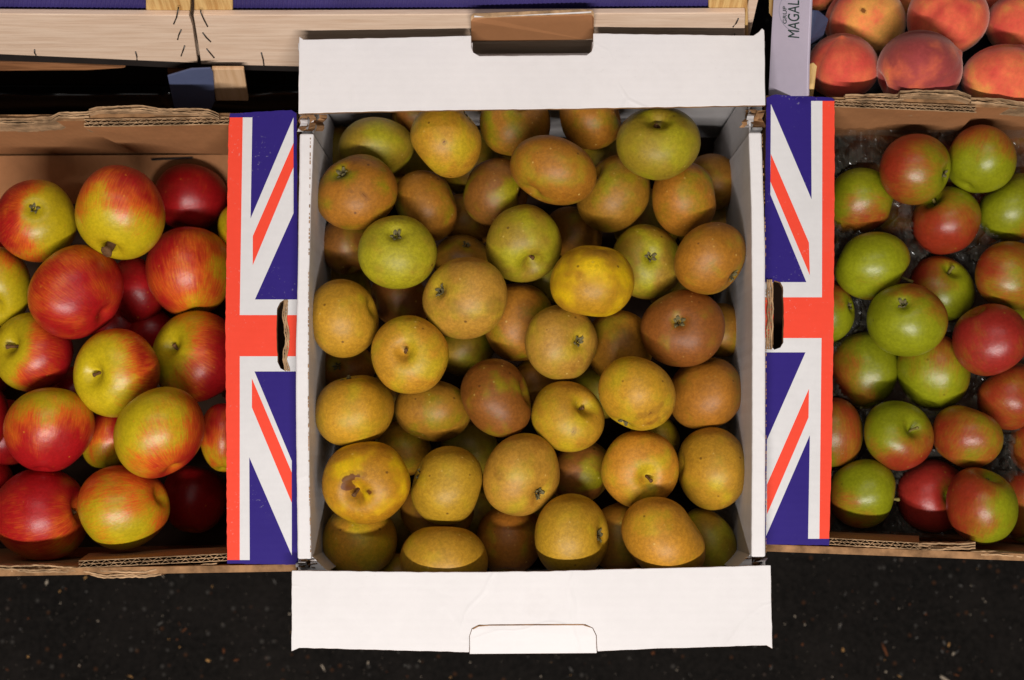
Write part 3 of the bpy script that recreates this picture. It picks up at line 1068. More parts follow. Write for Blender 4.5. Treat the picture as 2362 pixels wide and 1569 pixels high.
def fruit_points(kind, r):
    """unit fruit, stem pole at +z and calyx pole at -z"""
    t = np.array(TT)[:, None]
    ph = PHI[None, :]
    s, c = np.sin(t), np.cos(t)
    if kind == 'peach':
        sup = np.sign(c) * np.abs(c) ** 1.0
        rho = s * (1 + 0.03 * c)
        z = 0.95 * sup
        z = z - 0.20 * np.exp(-(rho / 0.20) ** 2) * (c > 0) - 0.05 * np.exp(-(rho / .10) ** 2) * (c < 0)
        groove = np.exp(-(((ph - math.pi + math.pi) % (2 * math.pi) - math.pi) / 0.17) ** 2) * (0.5 + 0.5 * np.clip(s, 0, 1))
        rho = rho * (1 - 0.09 * groove)
    else:
        flat = 0.86 if kind == 'russet' else 0.93
        rho = s ** 0.94 * (1 + (0.05 if kind == 'russet' else 0.085) * c)
        up = c > 0
        z = np.where(up, flat * c, (flat - 0.03) * c)
        dd = r.uniform(0.24, 0.32)
        z = z - np.where(up, dd * np.exp(-(rho / 0.235) ** 2) + 0.05 * np.exp(-(rho / .5) ** 2), 0)
        dc = r.uniform(0.11, 0.17)
        z = z + np.where(~up, dc * np.exp(-(rho / 0.20) ** 2) + 0.05 * np.exp(-(rho / .5) ** 2), 0)
        lob = r.uniform(0.015, 0.045)
        rho = rho * (1 + lob * np.cos(5 * ph + r.uniform(0, 6)) * (0.35 - 0.65 * np.minimum(c, .4)) * s)
    x, y = rho * np.cos(ph), rho * np.sin(ph)
    z = z + 0 * ph
    P = np.stack([x, y, z], -1).reshape(-1, 3)
    # lopsidedness
    amp = r.uniform(0.045, 0.09)
    for _ in range(3):
        k = np.array([r.gauss(0, 1) for _ in range(3)])
        k /= np.linalg.norm(k)
        ph0 = r.uniform(0, 6)
        P = P * (1 + amp * np.sin(P @ k * r.uniform(1.2, 2.0) + ph0))[:, None]
    return P


FACES = []
for i in range(NT_):
    for k in range(NS_):
        a_, b_ = i * NS_ + k, i * NS_ + (k + 1) % NS_
        FACES.append((a_, a_ + NS_, b_ + NS_, b_))
POL = np.stack([np.cos(PHI)[None, :] + 0 * np.array(TT)[:, None], np.sin(PHI)[None, :] + 0 * np.array(TT)[:, None], np.array(TT)[:, None] + 0 * PHI[None, :]], -1).reshape(-1, 3)
TV = np.repeat(np.array(TT), NS_)


def sepals(r):
    """dry calyx: five curled sepals around a dark cup, in the unit fruit's frame"""
    verts, faces, idx = [], [], []
    z0 = -0.66
    n = 10
    verts.append((0, 0, z0 + 0.02))
    for k in range(n):
        a_ = 2 * math.pi * k / n
        verts.append((0.115 * math.cos(a_), 0.115 * math.sin(a_), z0 - 0.010))
    for k in range(n):
        faces.append([0, 1 + (k + 1) % n, 1 + k])
        idx.append(1)
    for s in range(5):
        a_ = 2 * math.pi * s / 5 + r.uniform(-.25, .25)
        L = r.uniform(0.10, 0.17)
        lift = r.uniform(0.03, 0.13)
        k = len(verts)
        for i in range(4):
            f = i / 3
            wd = 0.052 * (1 - f) ** 0.8 * (1 + .5 * f) + .006
            rr = 0.055 + L * f * (1 - .25 * f * lift * 5)
            zz = z0 - 0.015 - lift * math.sin(f * 2.2) + r.uniform(-.01, .01)
            tw = r.uniform(-.2, .2)
            cx, cy = rr * math.cos(a_ + tw * f), rr * math.sin(a_ + tw * f)
            tx, ty = -math.sin(a_), math.cos(a_)
            verts += [(cx - tx * wd, cy - ty * wd, zz), (cx, cy, zz - .018), (cx + tx * wd, cy + ty * wd, zz), (cx, cy, zz + .012)]
        for i in range(3):
            p, q = k + 4 * i, k + 4 * i + 4
            for e in range(4):
                faces.append([p + e, p + (e + 1) % 4, q + (e + 1) % 4, q + e])
                idx.append(0)
    for s in range(7):
        a_, rr = r.uniform(0, 6.28), r.uniform(0, .05)
        v_, f_ = tube([(rr * math.cos(a_), rr * math.sin(a_), z0), (rr * 1.8 * math.cos(a_), rr * 1.8 * math.sin(a_), z0 - r.uniform(.05, .10))], .010, .006, 4)
        k = len(verts)
        verts += [tuple(p) for p in v_]
        faces += [[k + q for q in f] for f in f_]
        idx += [1] * len(f_)
    return verts, faces, idx


def stalk(r, length, thick):
    bend = Vector((r.uniform(-1, 1), r.uniform(-1, 1), 0)) * 0.10
    pts = [Vector((0, 0, 0.50)) + bend * (f ** 2) + Vector((0, 0, length * f)) for f in (0, .25, .5, .75, .93, 1.0)]
    v_, f_ = tube(pts, thick, thick * 0.9, 8)
    n = 8
    for i, v in enumerate(v_):
        ring = i // n
        if ring >= 4:
            p = pts[ring]
            v_[i] = p + (v - p) * (1.5 if ring == 4 else 1.25)
    return v_, f_


BOX = {'russet': [], 'red': [], 'green': [], 'peach': []}


def put(kind, u, v, w_, h_, layer, label, eye=None, tone=None, blush=None, patch=(), scar=(), ang=0, stem=None, base=None, amp=None, seed=None, both=False):
    BOX[kind].append(dict(u=u, v=v, w=w_, h=h_, layer=layer, label=label, eye=eye, tone=tone, blush=blush, patch=patch, scar=scar, ang=ang, stem=stem, base=base, amp=amp, both=both, seed=seed or int(u * 7 + v * 13)))


# u, v, width, height in photograph pixels, depth rank, label; eye = ('c' calyx | 's' stem, pixel) or an angle of the stem end in the picture plane
R = lambda *a, **k: put('russet', *a, **k)
R(868, 338, 166, 148, 1.3, 'dull olive russet apple in the box corner by the torn edge, above the brown-starred one', eye=70, tone='g', ang=25, patch=((.3, .1, .6, .5),))
R(1029, 323, 165, 176, 2.6, 'smooth golden russet apple with one small pit, partly under the upper flap', eye=('c', 1090, 268), tone='y', scar=((.02, -.32, .05, .9), (.55, .36, .09, .8)))
R(1188, 284, 166, 164, 1.5, 'brown russet apple whose open green calyx touches the upper flap edge', eye=('c', 1195, 260), tone='o', patch=((-.7, -.3, .5, .7),))
R(1362, 272, 146, 152, 1.6, 'orange russet apple half under the upper flap beside the big olive one', eye=('s', 1424, 262), tone='o', patch=((.5, 0, .5, .4),))
R(1518, 331, 197, 177, 3.1, 'large olive russet apple with a brown stem nub under the upper flap corner', eye=('s', 1508, 291), tone='g', stem=.1, scar=((.5, .4, .22, .55), (.0, .22, .15, .5), (.3, .62, .15, .45)), patch=((0, -.2, .6, .5),))
R(823, 443, 190, 181, 2.5, 'orange-brown russet apple with brown star calyx and dark specks, touching the wall', eye=('c', 791, 410), tone='o', scar=((-.05, -.27, .05, 1), (.2, -.27, .05, 1), (.33, -.39, .05, 1), (0, .75, .2, .4)), patch=((-.5, .3, .5, .35),))
R(982, 474, 146, 162, 1.4, 'shaded brown russet apple with a lime patch, between the golden and olive ones', eye=200, tone='o', patch=((-.75, -.25, .4, 1.2),))
R(1144, 446, 152, 164, 1.5, 'reddish russet apple with lime patch tucked under the wide lumpy one', eye=('s', 1205, 462), tone='r', patch=((.45, -.25, .35, 1.1),))
R(1276, 394, 199, 161, 3.2, 'wide lumpy brown russet apple with a dented top and no stem in view', eye=55, tone='o', ang=-8)
R(1415, 446, 170, 182, 2.1, 'glowing orange russet apple below the big olive one, stem hollow in shadow', eye=('s', 1366, 402), tone='o', patch=((0, .1, .5, .35),))
R(1578, 459, 152, 174, 2.2, 'orange russet apple with a small side calyx, beneath the big olive one', eye=('c', 1637, 458), tone='o', patch=((-.1, -.3, .4, .3),), scar=((-.55, .55, .2, .4),))
R(800, 566, 122, 136, 0.9, 'rust red russet apple in shadow against the wall under the brown-starred one', eye=100, tone='r')
R(917, 582, 184, 174, 3.0, 'lime green and yellow russet apple with a white-tipped calyx', eye=('c', 919, 545), tone='g', base=.25)
R(1068, 602, 136, 124, 0.3, 'dark shaded russet apple with dim calyx behind the green-tinged one', eye=('c', 1078, 574), tone='o')
R(1208, 561, 177, 178, 2.4, 'olive brown russet apple directly below the wide lumpy one', eye=('s', 1225, 618), tone='g', base=.62, stem=.08, patch=((.2, -.7, .4, .6),))
R(1492, 604, 166, 174, 1.5, 'olive russet apple with a neat calyx in a lime ring', eye=('c', 1501, 597), tone='g', base=.55, patch=((.1, 0, .35, .5),))
R(1367, 649, 186, 182, 3.2, 'bright golden yellow russet apple with patchy rubbed skin', eye=260, tone='b', base=.66, ang=-20, patch=((-.15, .2, .3, .7), (.35, 0, .3, .6), (-.5, -.1, .25, .5), (.15, .5, .2, .5)))
R(1637, 596, 168, 166, 2.9, 'plain orange-brown russet apple with low corner calyx against the wall by the green apples', eye=('c', 1689, 630), tone='o')
R(1072, 688, 198, 190, 3.1, 'large tan russet apple with grey star calyx and two round bruises', eye=('c', 1016, 670), tone='t', scar=((.68, -.22, .28, .6), (-.25, -.28, .26, .5), (0, -.5, .3, .3)))
R(795, 735, 156, 182, 2.7, 'tall smooth amber russet apple pressed against the wall by the flag handle hole', eye=190, tone='y', base=.85)
R(925, 688, 140, 134, 1.0, 'rusty russet apple peeping from beneath the lime green and yellow one', eye=20, tone='r')
R(1198, 744, 166, 178, 1.7, 'bruised brown russet apple behind the one with round bruises', eye=95, tone='o', scar=((.15, .25, .3, .6),), patch=((.45, .4, .3, .8),))
R(1295, 790, 170, 176, 3.1, 'golden tan russet apple with a spiky calyx beneath the bright yellow one', eye=('c', 1335, 790), tone='t', patch=((.55, .1, .35, .6),))
R(1428, 800, 156, 164, 1.2, 'dark umber russet apple in the shade below the bright yellow one', eye=80, tone='o')
R(1575, 757, 194, 180, 2.5, 'large deep brown russet apple with green calyx in a wrinkled hollow', eye=('c', 1560, 742), tone='r', base=.95)
R(1660, 762, 112, 126, 0.8, 'sliver of shaded russet apple between the deep brown one and the box wall', eye=0, tone='o')
R(946, 818, 180, 182, 3.2, 'yellow russet apple with a round brown stem hole and blotches above it', eye=('s', 937, 808), tone='y', stem=.16, base=.6, scar=((-.12, .3, .16, .55), (-.05, .15, .1, .6), (.2, -.25, .1, .35)))
R(1074, 806, 132, 122, 0.4, 'shadowy olive russet apple under the tan one with round bruises', eye=120, tone='g')
R(800, 850, 134, 116, 0.5, 'dim russet apple wedged beneath the tall amber one', eye=('c', 778, 850), tone='o')
R(817, 947, 182, 164, 2.4, 'broad golden russet apple with its calyx turned to its upper rim', eye=('c', 806, 871), tone='y', base=.75, patch=((.1, -.3, .5, .4),))
R(998, 946, 160, 168, 1.7, 'brown russet apple with a bent waist below the stem-holed yellow one', eye=70, tone='o', patch=((.2, -.3, .35, .3),), ang=20)
R(1144, 918, 163, 182, 2.5, 'rosy brown russet apple with pale dots and a side stem hollow', eye=('s', 1212, 894), tone='r', stem=.1, patch=((.2, .45, .5, .45),))
R(1310, 961, 168, 164, 2.6, 'yellow russet apple with an off-centre stem pit and two purple specks', eye=('s', 1345, 938), tone='y', stem=.1, base=.62, scar=((.12, -.45, .08, .9), (.15, -.36, .05, .7)))
R(1469, 908, 178, 170, 3.3, 'yellow russet apple with brown crescent bands and a low calyx', eye=('c', 1437, 968), tone='y', base=.6, scar=((.0, -.56, .12, .75), (.15, -.54, .12, .8), (.3, -.48, .12, .85), (.44, -.38, .12, .8), (.56, -.24, .1, .7), (.2, -.80, .1, .7), (.38, -.72, .1, .75), (.55, -.6, .1, .7), (.7, -.44, .1, .65)))
R(1628, 907, 168, 166, 2.2, 'plain orange-brown russet apple half hidden by the crescent banded one', eye=275, tone='o', base=.9)
R(1512, 1004, 112, 104, 0.6, 'small shaded russet apple beneath the crescent banded one', eye=30, tone='y')
R(845, 1114, 204, 189, 3.0, 'large golden russet apple with a brown scab around its stem', eye=('s', 828, 1137), tone='b', stem=.2, base=.72, scar=((-.42, .06, .19, 1.1), (-.44, -.14, .2, 1.1), (-.28, .16, .15, 1.05), (-.1, .18, .12, 1.0), (.03, .16, .09, .95), (-.3, -.4, .2, .8), (.17, -.28, .11, 1.1), (-.08, -.52, .14, .7), (-.2, -.5, .12, .6)))
R(1031, 1120, 164, 181, 2.7, 'golden brown russet apple with its calyx hollow facing the scabbed one', eye=('c', 962, 1096), tone='y', base=.8)
R(1203, 1095, 177, 190, 2.8, 'round tan russet apple with a grey calyx and a faint purple bruise', eye=('c', 1245, 1131), tone='t', scar=((-.55, .1, .2, .45),))
R(1338, 1088, 152, 144, 1.3, 'red and lime russet apple glimpsed between two tan ones', eye=150, tone='r', patch=((.3, -.2, .4, 1.2),))
R(1476, 1083, 180, 178, 2.9, 'dotted golden russet apple with a stem nub in an olive hollow', eye=('s', 1493, 1097), tone='y', stem=.22, base=.68, patch=((.2, -.2, .45, .5),))
R(1643, 1081, 155, 190, 2.6, 'tall golden russet apple with a lime fleck, touching the wall by the green apples', eye=355, tone='y', base=.82, patch=((0, -.35, .16, 1.3),))
R(830, 1242, 172, 160, 1.6, 'russet apple half in flap shadow in the corner below the scabbed one', eye=280, tone='y', base=.55)
R(1008, 1182, 168, 132, 1.2, 'dim brown russet apple behind the wide golden one at the lower flap', eye=90, tone='o')
R(1024, 1296, 201, 162, 3.0, 'wide golden russet apple cut by the lower flap shadow', eye=92, tone='y', base=.7)
R(1176, 1246, 152, 156, 1.4, 'dark russet apple in shadow at the lower flap between two bright ones', eye=90, tone='o')
R(1319, 1236, 171, 192, 2.9, 'dotted orange russet apple with side calyx at the lower flap', eye=('c', 1379, 1232), tone='y', base=.85)
R(1430, 1236, 150, 156, 1.3, 'shadowed russet apple between the side calyx one and the pear shaped one', eye=100, tone='o')
R(1532, 1243, 204, 180, 3.1, 'slanted pear shaped golden russet apple at the lower flap', eye=215, tone='y', base=.85, ang=-28)
R(1634, 1250, 128, 156, 1.5, 'olive russet apple in the corner behind the pear shaped one', eye=60, tone='g', base=.6)
R(1438, 1362, 150, 112, 1.2, 'sliver of golden russet apple almost hidden by the lower flap', eye=90, tone='y')
R(922, 1322, 120, 90, 0.9, 'sliver of dark russet apple at the flap beside the wide golden one', eye=90, tone='o')
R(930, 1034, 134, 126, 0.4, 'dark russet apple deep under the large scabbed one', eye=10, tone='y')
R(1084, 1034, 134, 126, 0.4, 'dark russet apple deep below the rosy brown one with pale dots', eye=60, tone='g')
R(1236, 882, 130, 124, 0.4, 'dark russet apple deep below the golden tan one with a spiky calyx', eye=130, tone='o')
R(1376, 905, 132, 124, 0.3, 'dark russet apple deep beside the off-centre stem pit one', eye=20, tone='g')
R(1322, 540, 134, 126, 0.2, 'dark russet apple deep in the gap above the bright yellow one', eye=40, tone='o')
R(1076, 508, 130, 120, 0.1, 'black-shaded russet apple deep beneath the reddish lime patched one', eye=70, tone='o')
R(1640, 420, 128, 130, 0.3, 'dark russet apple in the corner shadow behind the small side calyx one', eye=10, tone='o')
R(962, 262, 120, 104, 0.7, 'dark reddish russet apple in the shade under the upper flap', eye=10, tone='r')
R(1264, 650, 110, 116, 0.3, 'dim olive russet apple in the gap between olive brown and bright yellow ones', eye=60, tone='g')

A = lambda *a, **k: put('red', *a, **k)
A(82, 509, 188, 194, 2.4, 'apple half red half lime with central calyx, by the torn cardboard rim', eye=('c', 103, 495), blush=(-.95, .1, 0), base=.42, amp=.75, patch=((.3, 0, .3, .35),))
A(276, 490, 204, 214, 3.0, 'apple with red crown, yellow base and a thick brown stem', eye=('s', 256, 568), blush=(.2, .85, -.1), base=.30, amp=.75, stem=.30, patch=((-.1, -.25, .6, .2),))
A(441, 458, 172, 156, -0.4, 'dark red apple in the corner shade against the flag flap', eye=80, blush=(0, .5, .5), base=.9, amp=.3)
A(566, 534, 124, 128, 1.6, 'yellow apple edge poking out from under the flag flap', eye=90, blush=(.5, 0, 0), base=.15, amp=.4)
A(438, 628, 197, 204, 2.6, 'pink-red and gold streaked apple nudging the flag flap', eye=100, blush=(-.6, .3, .1), base=.55, amp=.35)
A(177, 675, 210, 212, 2.8, 'large squarish red apple with golden streaks and a flattened base', eye=145, blush=(.5, -.5, .1), base=.70, amp=.35, ang=30, patch=((-.7, .6, .45, .5),))
A(2, 661, 134, 182, 2.2, 'yellow-green apple cut by the picture edge with brown stem end', eye=('s', 3, 712), blush=(-.4, .6, 0), base=.22, amp=.5, stem=.1)
A(76, 812, 188, 184, 2.5, 'yellow-green apple with a dark red cheek and short stem in its hollow', eye=('s', 37, 801), blush=(.9, -.25, -.1), base=.34, amp=.85, stem=.2)
A(270, 861, 197, 204, 2.9, 'yellow apple with orange cheek and deep stem hollow', eye=('s', 236, 876), blush=(.9, .25, -.1), base=.17, amp=.6, stem=.16)
A(452, 822, 205, 213, 2.7, 'apple yellow around the stem hollow and deep red toward the flag flap', eye=('s', 411, 792), blush=(.95, -.2, -.1), base=.42, amp=.85, stem=.1)
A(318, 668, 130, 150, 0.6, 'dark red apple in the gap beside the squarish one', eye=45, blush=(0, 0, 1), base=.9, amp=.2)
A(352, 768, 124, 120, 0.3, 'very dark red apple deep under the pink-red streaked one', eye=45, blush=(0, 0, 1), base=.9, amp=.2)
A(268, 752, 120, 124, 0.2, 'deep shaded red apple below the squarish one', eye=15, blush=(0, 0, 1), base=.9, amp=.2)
A(115, 992, 201, 192, 2.7, 'bright red apple with a lime yellow top', eye=85, blush=(.1, -.95, 0), base=.62, amp=.85)
A(256, 1010, 130, 138, 1.2, 'small shaded apple, red above green, between two big ones', eye=265, blush=(.2, .8, 0), base=.5, amp=.7)
A(367, 998, 203, 210, 3.1, 'lemon yellow apple with orange-red lower cheek, nearest the middle', eye=120, blush=(.7, -.6, -.2), base=.24, amp=.62)
A(520, 1010, 116, 156, 1.5, 'orange-red apple mostly hidden below the flag flap', eye=90, blush=(.3, .6, 0), base=.55, amp=.5)
A(-44, 968, 118, 156, 1.2, 'dark red apple almost wholly beyond the picture edge', eye=90, blush=(0, 0, 1), base=.9, amp=.2)
A(95, 1186, 206, 212, 2.7, 'big red apple with orange underside and its hollow facing sideways', eye=('s', 196, 1172), blush=(-.1, .6, .2), base=.72, amp=.5, stem=.05)
A(287, 1171, 200, 193, 3.0, 'pale yellow apple streaked red, resting by the fluted cardboard edge', eye=200, blush=(.1, .75, -.35), base=.40, amp=.42)
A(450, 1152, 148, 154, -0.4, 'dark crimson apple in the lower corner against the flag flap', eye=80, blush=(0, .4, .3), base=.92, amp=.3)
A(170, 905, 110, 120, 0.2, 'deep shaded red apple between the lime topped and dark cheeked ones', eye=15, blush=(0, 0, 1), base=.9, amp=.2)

G = lambda *a, **k: put('green', *a, **k)
G(2110, 390, 165, 166, 2.7, 'brownish red and green apple with dark calyx below the fluted flap', eye=('c', 2160, 407), blush=(-.8, .3, 0), base=.48, amp=.55)
G(2265, 368, 152, 156, 2.5, 'apple with a red-brown top and bright green belly', eye=60, blush=(.15, .9, -.2), base=.20, amp=.7)
G(1985, 464, 152, 152, 1.7, 'green apple tucked under the flag flap with an orange lower cheek', eye=170, blush=(.2, -.9, 0), base=.15, amp=.55)
G(2338, 479, 162, 162, 2.3, 'vivid green apple at the picture edge with a stem in its upper hollow', eye=('s', 2306, 424), blush=(.9, -.6, 0), base=.05, amp=.5, stem=.4)
G(2182, 508, 156, 158, 2.4, 'apple red below and lime above with a stem beside the clear film', eye=('s', 2146, 472), blush=(-.3, -.8, .1), base=.55, amp=.65, stem=.34)
G(2012, 614, 173, 156, 2.5, 'green apple with a pale stem lying toward the dented one', eye=('s', 2082, 642), blush=(.5, -.5, -.4), base=.10, amp=.45, stem=.5, patch=((.2, -.1, .5, .3),))
G(2171, 666, 152, 153, 1.9, 'dented apple with a stem hollow split by a pale ridge', eye=('s', 2192, 634), blush=(-.8, .5, -.1), base=.35, amp=.6, stem=.24)
G(2328, 636, 162, 160, 2.4, 'bronzed apple at the picture edge with its calyx facing outward', eye=('c', 2372, 656), blush=(-.5, .3, -.3), base=.48, amp=.4)
G(1912, 720, 118, 142, 2.0, 'green apple with torn calyx half under the flag flap by the red band', eye=('c', 1944, 706), blush=(-.3, .9, 0), base=.12, amp=.5)
G(2093, 738, 178, 171, 3.1, 'large lime green apple with brown calyx on top of the heap', eye=('c', 2072, 706), blush=(.65, .75, -.15), base=.07, amp=.55)
G(2285, 784, 166, 168, 2.6, 'plain rosy red apple without visible stem', eye=300, blush=(0, .2, .4), base=.82, amp=.3)
G(1988, 856, 156, 178, 2.4, 'tall green apple with a red-brown flank beside the flag flap', eye=100, blush=(-.8, -.5, -.1), base=.12, amp=.6)
G(2154, 857, 163, 172, 2.6, 'yellow-green apple with a pink shoulder beneath the large lime one', eye=80, blush=(.35, .8, -.1), base=.24, amp=.55)
G(2332, 915, 154, 154, 2.0, 'russet red apple at the picture edge beside the crinkled film', eye=130, blush=(0, .1, .3), base=.72, amp=.3)
G(1915, 1000, 146, 164, 1.9, 'red apple with yellow-green underside half under the flag flap', eye=100, blush=(.1, .7, 0), base=.52, amp=.5)
G(2073, 1005, 160, 161, 2.6, 'green apple with red lower cheek and upright stem in its hollow', eye=('s', 2094, 980), blush=(.3, -.9, -.1), base=.40, amp=.7, stem=.42)
G(2231, 1008, 153, 146, 2.5, 'orange and yellow apple with a snapped pale stalk flap', eye=('s', 2262, 948), blush=(-.6, .1, .1), base=.48, amp=.4, stem=.2)
G(2396, 1030, 132, 136, 1.6, 'sliver of orange apple at the picture edge', eye=90, blush=(0, 0, .5), base=.6, amp=.2)
G(1988, 1139, 148, 158, 2.3, 'bright lime apple with woody stem in the lower corner by the flag flap', eye=('s', 2048, 1142), blush=(-.8, -.5, -.1), base=.05, amp=.6, stem=.42)
G(2151, 1144, 166, 166, 2.3, 'crimson apple with a stem hollow, partly behind the red and yellow one', eye=('s', 2176, 1142), blush=(-.3, 0, .3), base=.86, amp=.3, stem=.26, patch=((.35, 0, .25, .5),))
G(2266, 1167, 163, 176, 3.1, 'apple red on one side and yellow on the other, leaning on the torn rim', eye=('s', 2279, 1104), blush=(-.85, .3, -.1), base=.40, amp=.75, stem=.06)
G(2362, 1170, 136, 168, 1.6, 'dull bronze-pink apple behind the red and yellow one', eye=80, blush=(0, .5, .1), base=.52, amp=.35)
G(2336, 745, 110, 104, 0.5, 'dark green apple deep beneath the rosy red one', eye=80, blush=(0, .5, 0), base=.1, amp=.2)

Pp = lambda *a, **k: put('peach', *a, **k)
Pp(1996, 50, 184, 174, 2.3, 'golden orange peach with one black pinprick', eye=250, blush=(-.5, .5, -.2), base=.36, amp=.5, scar=((-.36, .02, .05, 1.6),))
Pp(2185, 42, 182, 184, 2.4, 'coral red peach with its stem dimple near the picture top', eye=('s', 2216, 2), blush=(-.2, .3, .2), base=.62, amp=.3, stem=0)
Pp(2356, 62, 166, 150, 2.4, 'red-orange peach at the corner of the picture', eye=60, blush=(0, .3, .1), base=.62, amp=.3)
Pp(1944, 154, 166, 158, 2.5, 'rosy peach with a pointed tip next to the lilac card', eye=('c', 1936, 108), blush=(.1, -.2, .4), base=.72, amp=.3)
Pp(2122, 160, 196, 182, 2.7, 'large dusky purple-red peach with a deep side crease', eye=200, blush=(.1, .3, .4), base=.88, amp=.25, patch=((-.9, -.2, .3, .5),))
Pp(2312, 184, 192, 160, 2.6, 'light orange peach with a small pink tip above the torn rim', eye=('c', 2340, 127), blush=(-.4, .2, .1), base=.42, amp=.35)
Pp(1882, -20, 130, 100, 1.2, 'dark peach in the upper corner behind the lilac card', eye=90, blush=(0, .5, .1), base=.6, amp=.3)
Pp(2094, -6, 120, 110, 1.0, 'shaded peach peeping between the golden and the coral red ones', eye=90, blush=(0, .5, .1), base=.5, amp=.3)
Pp(2288, -14, 120, 110, 1.0, 'dark red peach peeping behind the coral red one', eye=90, blush=(0, .5, .1), base=.8, amp=.3)

TONES = {  # under, over
    'o': (lin(184, 160, 50), lin(180, 130, 52)),
    'r': (lin(172, 146, 48), lin(158, 108, 50)),
    'y': (lin(206, 180, 52), lin(202, 158, 58)),
    'b': (lin(238, 204, 34), lin(200, 150, 44)),
    't': (lin(200, 174, 62), lin(192, 152, 70)),
    'g': (lin(184, 174, 48), lin(174, 148, 56)),
}
MATS = {'russet': M_RUSSET, 'red': M_REDAPPLE, 'green': M_GREENAPPLE, 'peach': M_PEACH}
NAMES = {'russet': 'russet_apple', 'red': 'red_apple', 'green': 'green_apple', 'peach': 'peach'}
GROUPS = {'russet': 'russet apples in the white box', 'red': 'apples in the box with red ones', 'green': 'apples in the box with green ones', 'peach': 'peaches in the crate'}
TOPZ = {'russet': ZB - 0.002, 'red': FZ + 0.002, 'green': FZ + 0.002, 'peach': FZ + 0.022}


def settle(items, top):
    """give every fruit a height so that fruits touch rather than pass through each other"""
    for d in items:
        d['z'] = top - 0.034 - (3.2 - d['layer']) * 0.036

    def upd():
        for d in items:
            c = W(d['u'], d['v'], d['z'])
            s = (CAM - c).length / F
            d['c'], d['r'] = c, (d['w'] + d['h']) / 4 * s
            d['s'] = (CAM.z - d['z']) / (F * ct)
    upd()
    for it in range(160):
        for i, a_ in enumerate(items):
            for b_ in items[i + 1:]:
                dx, dy = a_['c'].x - b_['c'].x, a_['c'].y - b_['c'].y
                rr = (a_['r'] + b_['r']) * 0.97
                q = rr * rr - dx * dx - dy * dy
                if q <= 0:
                    continue
                need = math.sqrt(q) * 0.95
                up, dn = (a_, b_) if a_['layer'] >= b_['layer'] else (b_, a_)
                gap = need - (up['z'] - dn['z'])
                if gap > 0:
                    up['z'] += gap * 0.10
                    dn['z'] -= gap * 0.40
        for d in items:
            d['z'] = min(d['z'], top - 0.026)
            d['z'] = max(d['z'], top - (0.19 if top == TOPZ['russet'] else 0.165))
        upd()


def rot_to(frm, to):
    return np.array(Vector(frm).rotation_difference(Vector(to)).to_matrix())


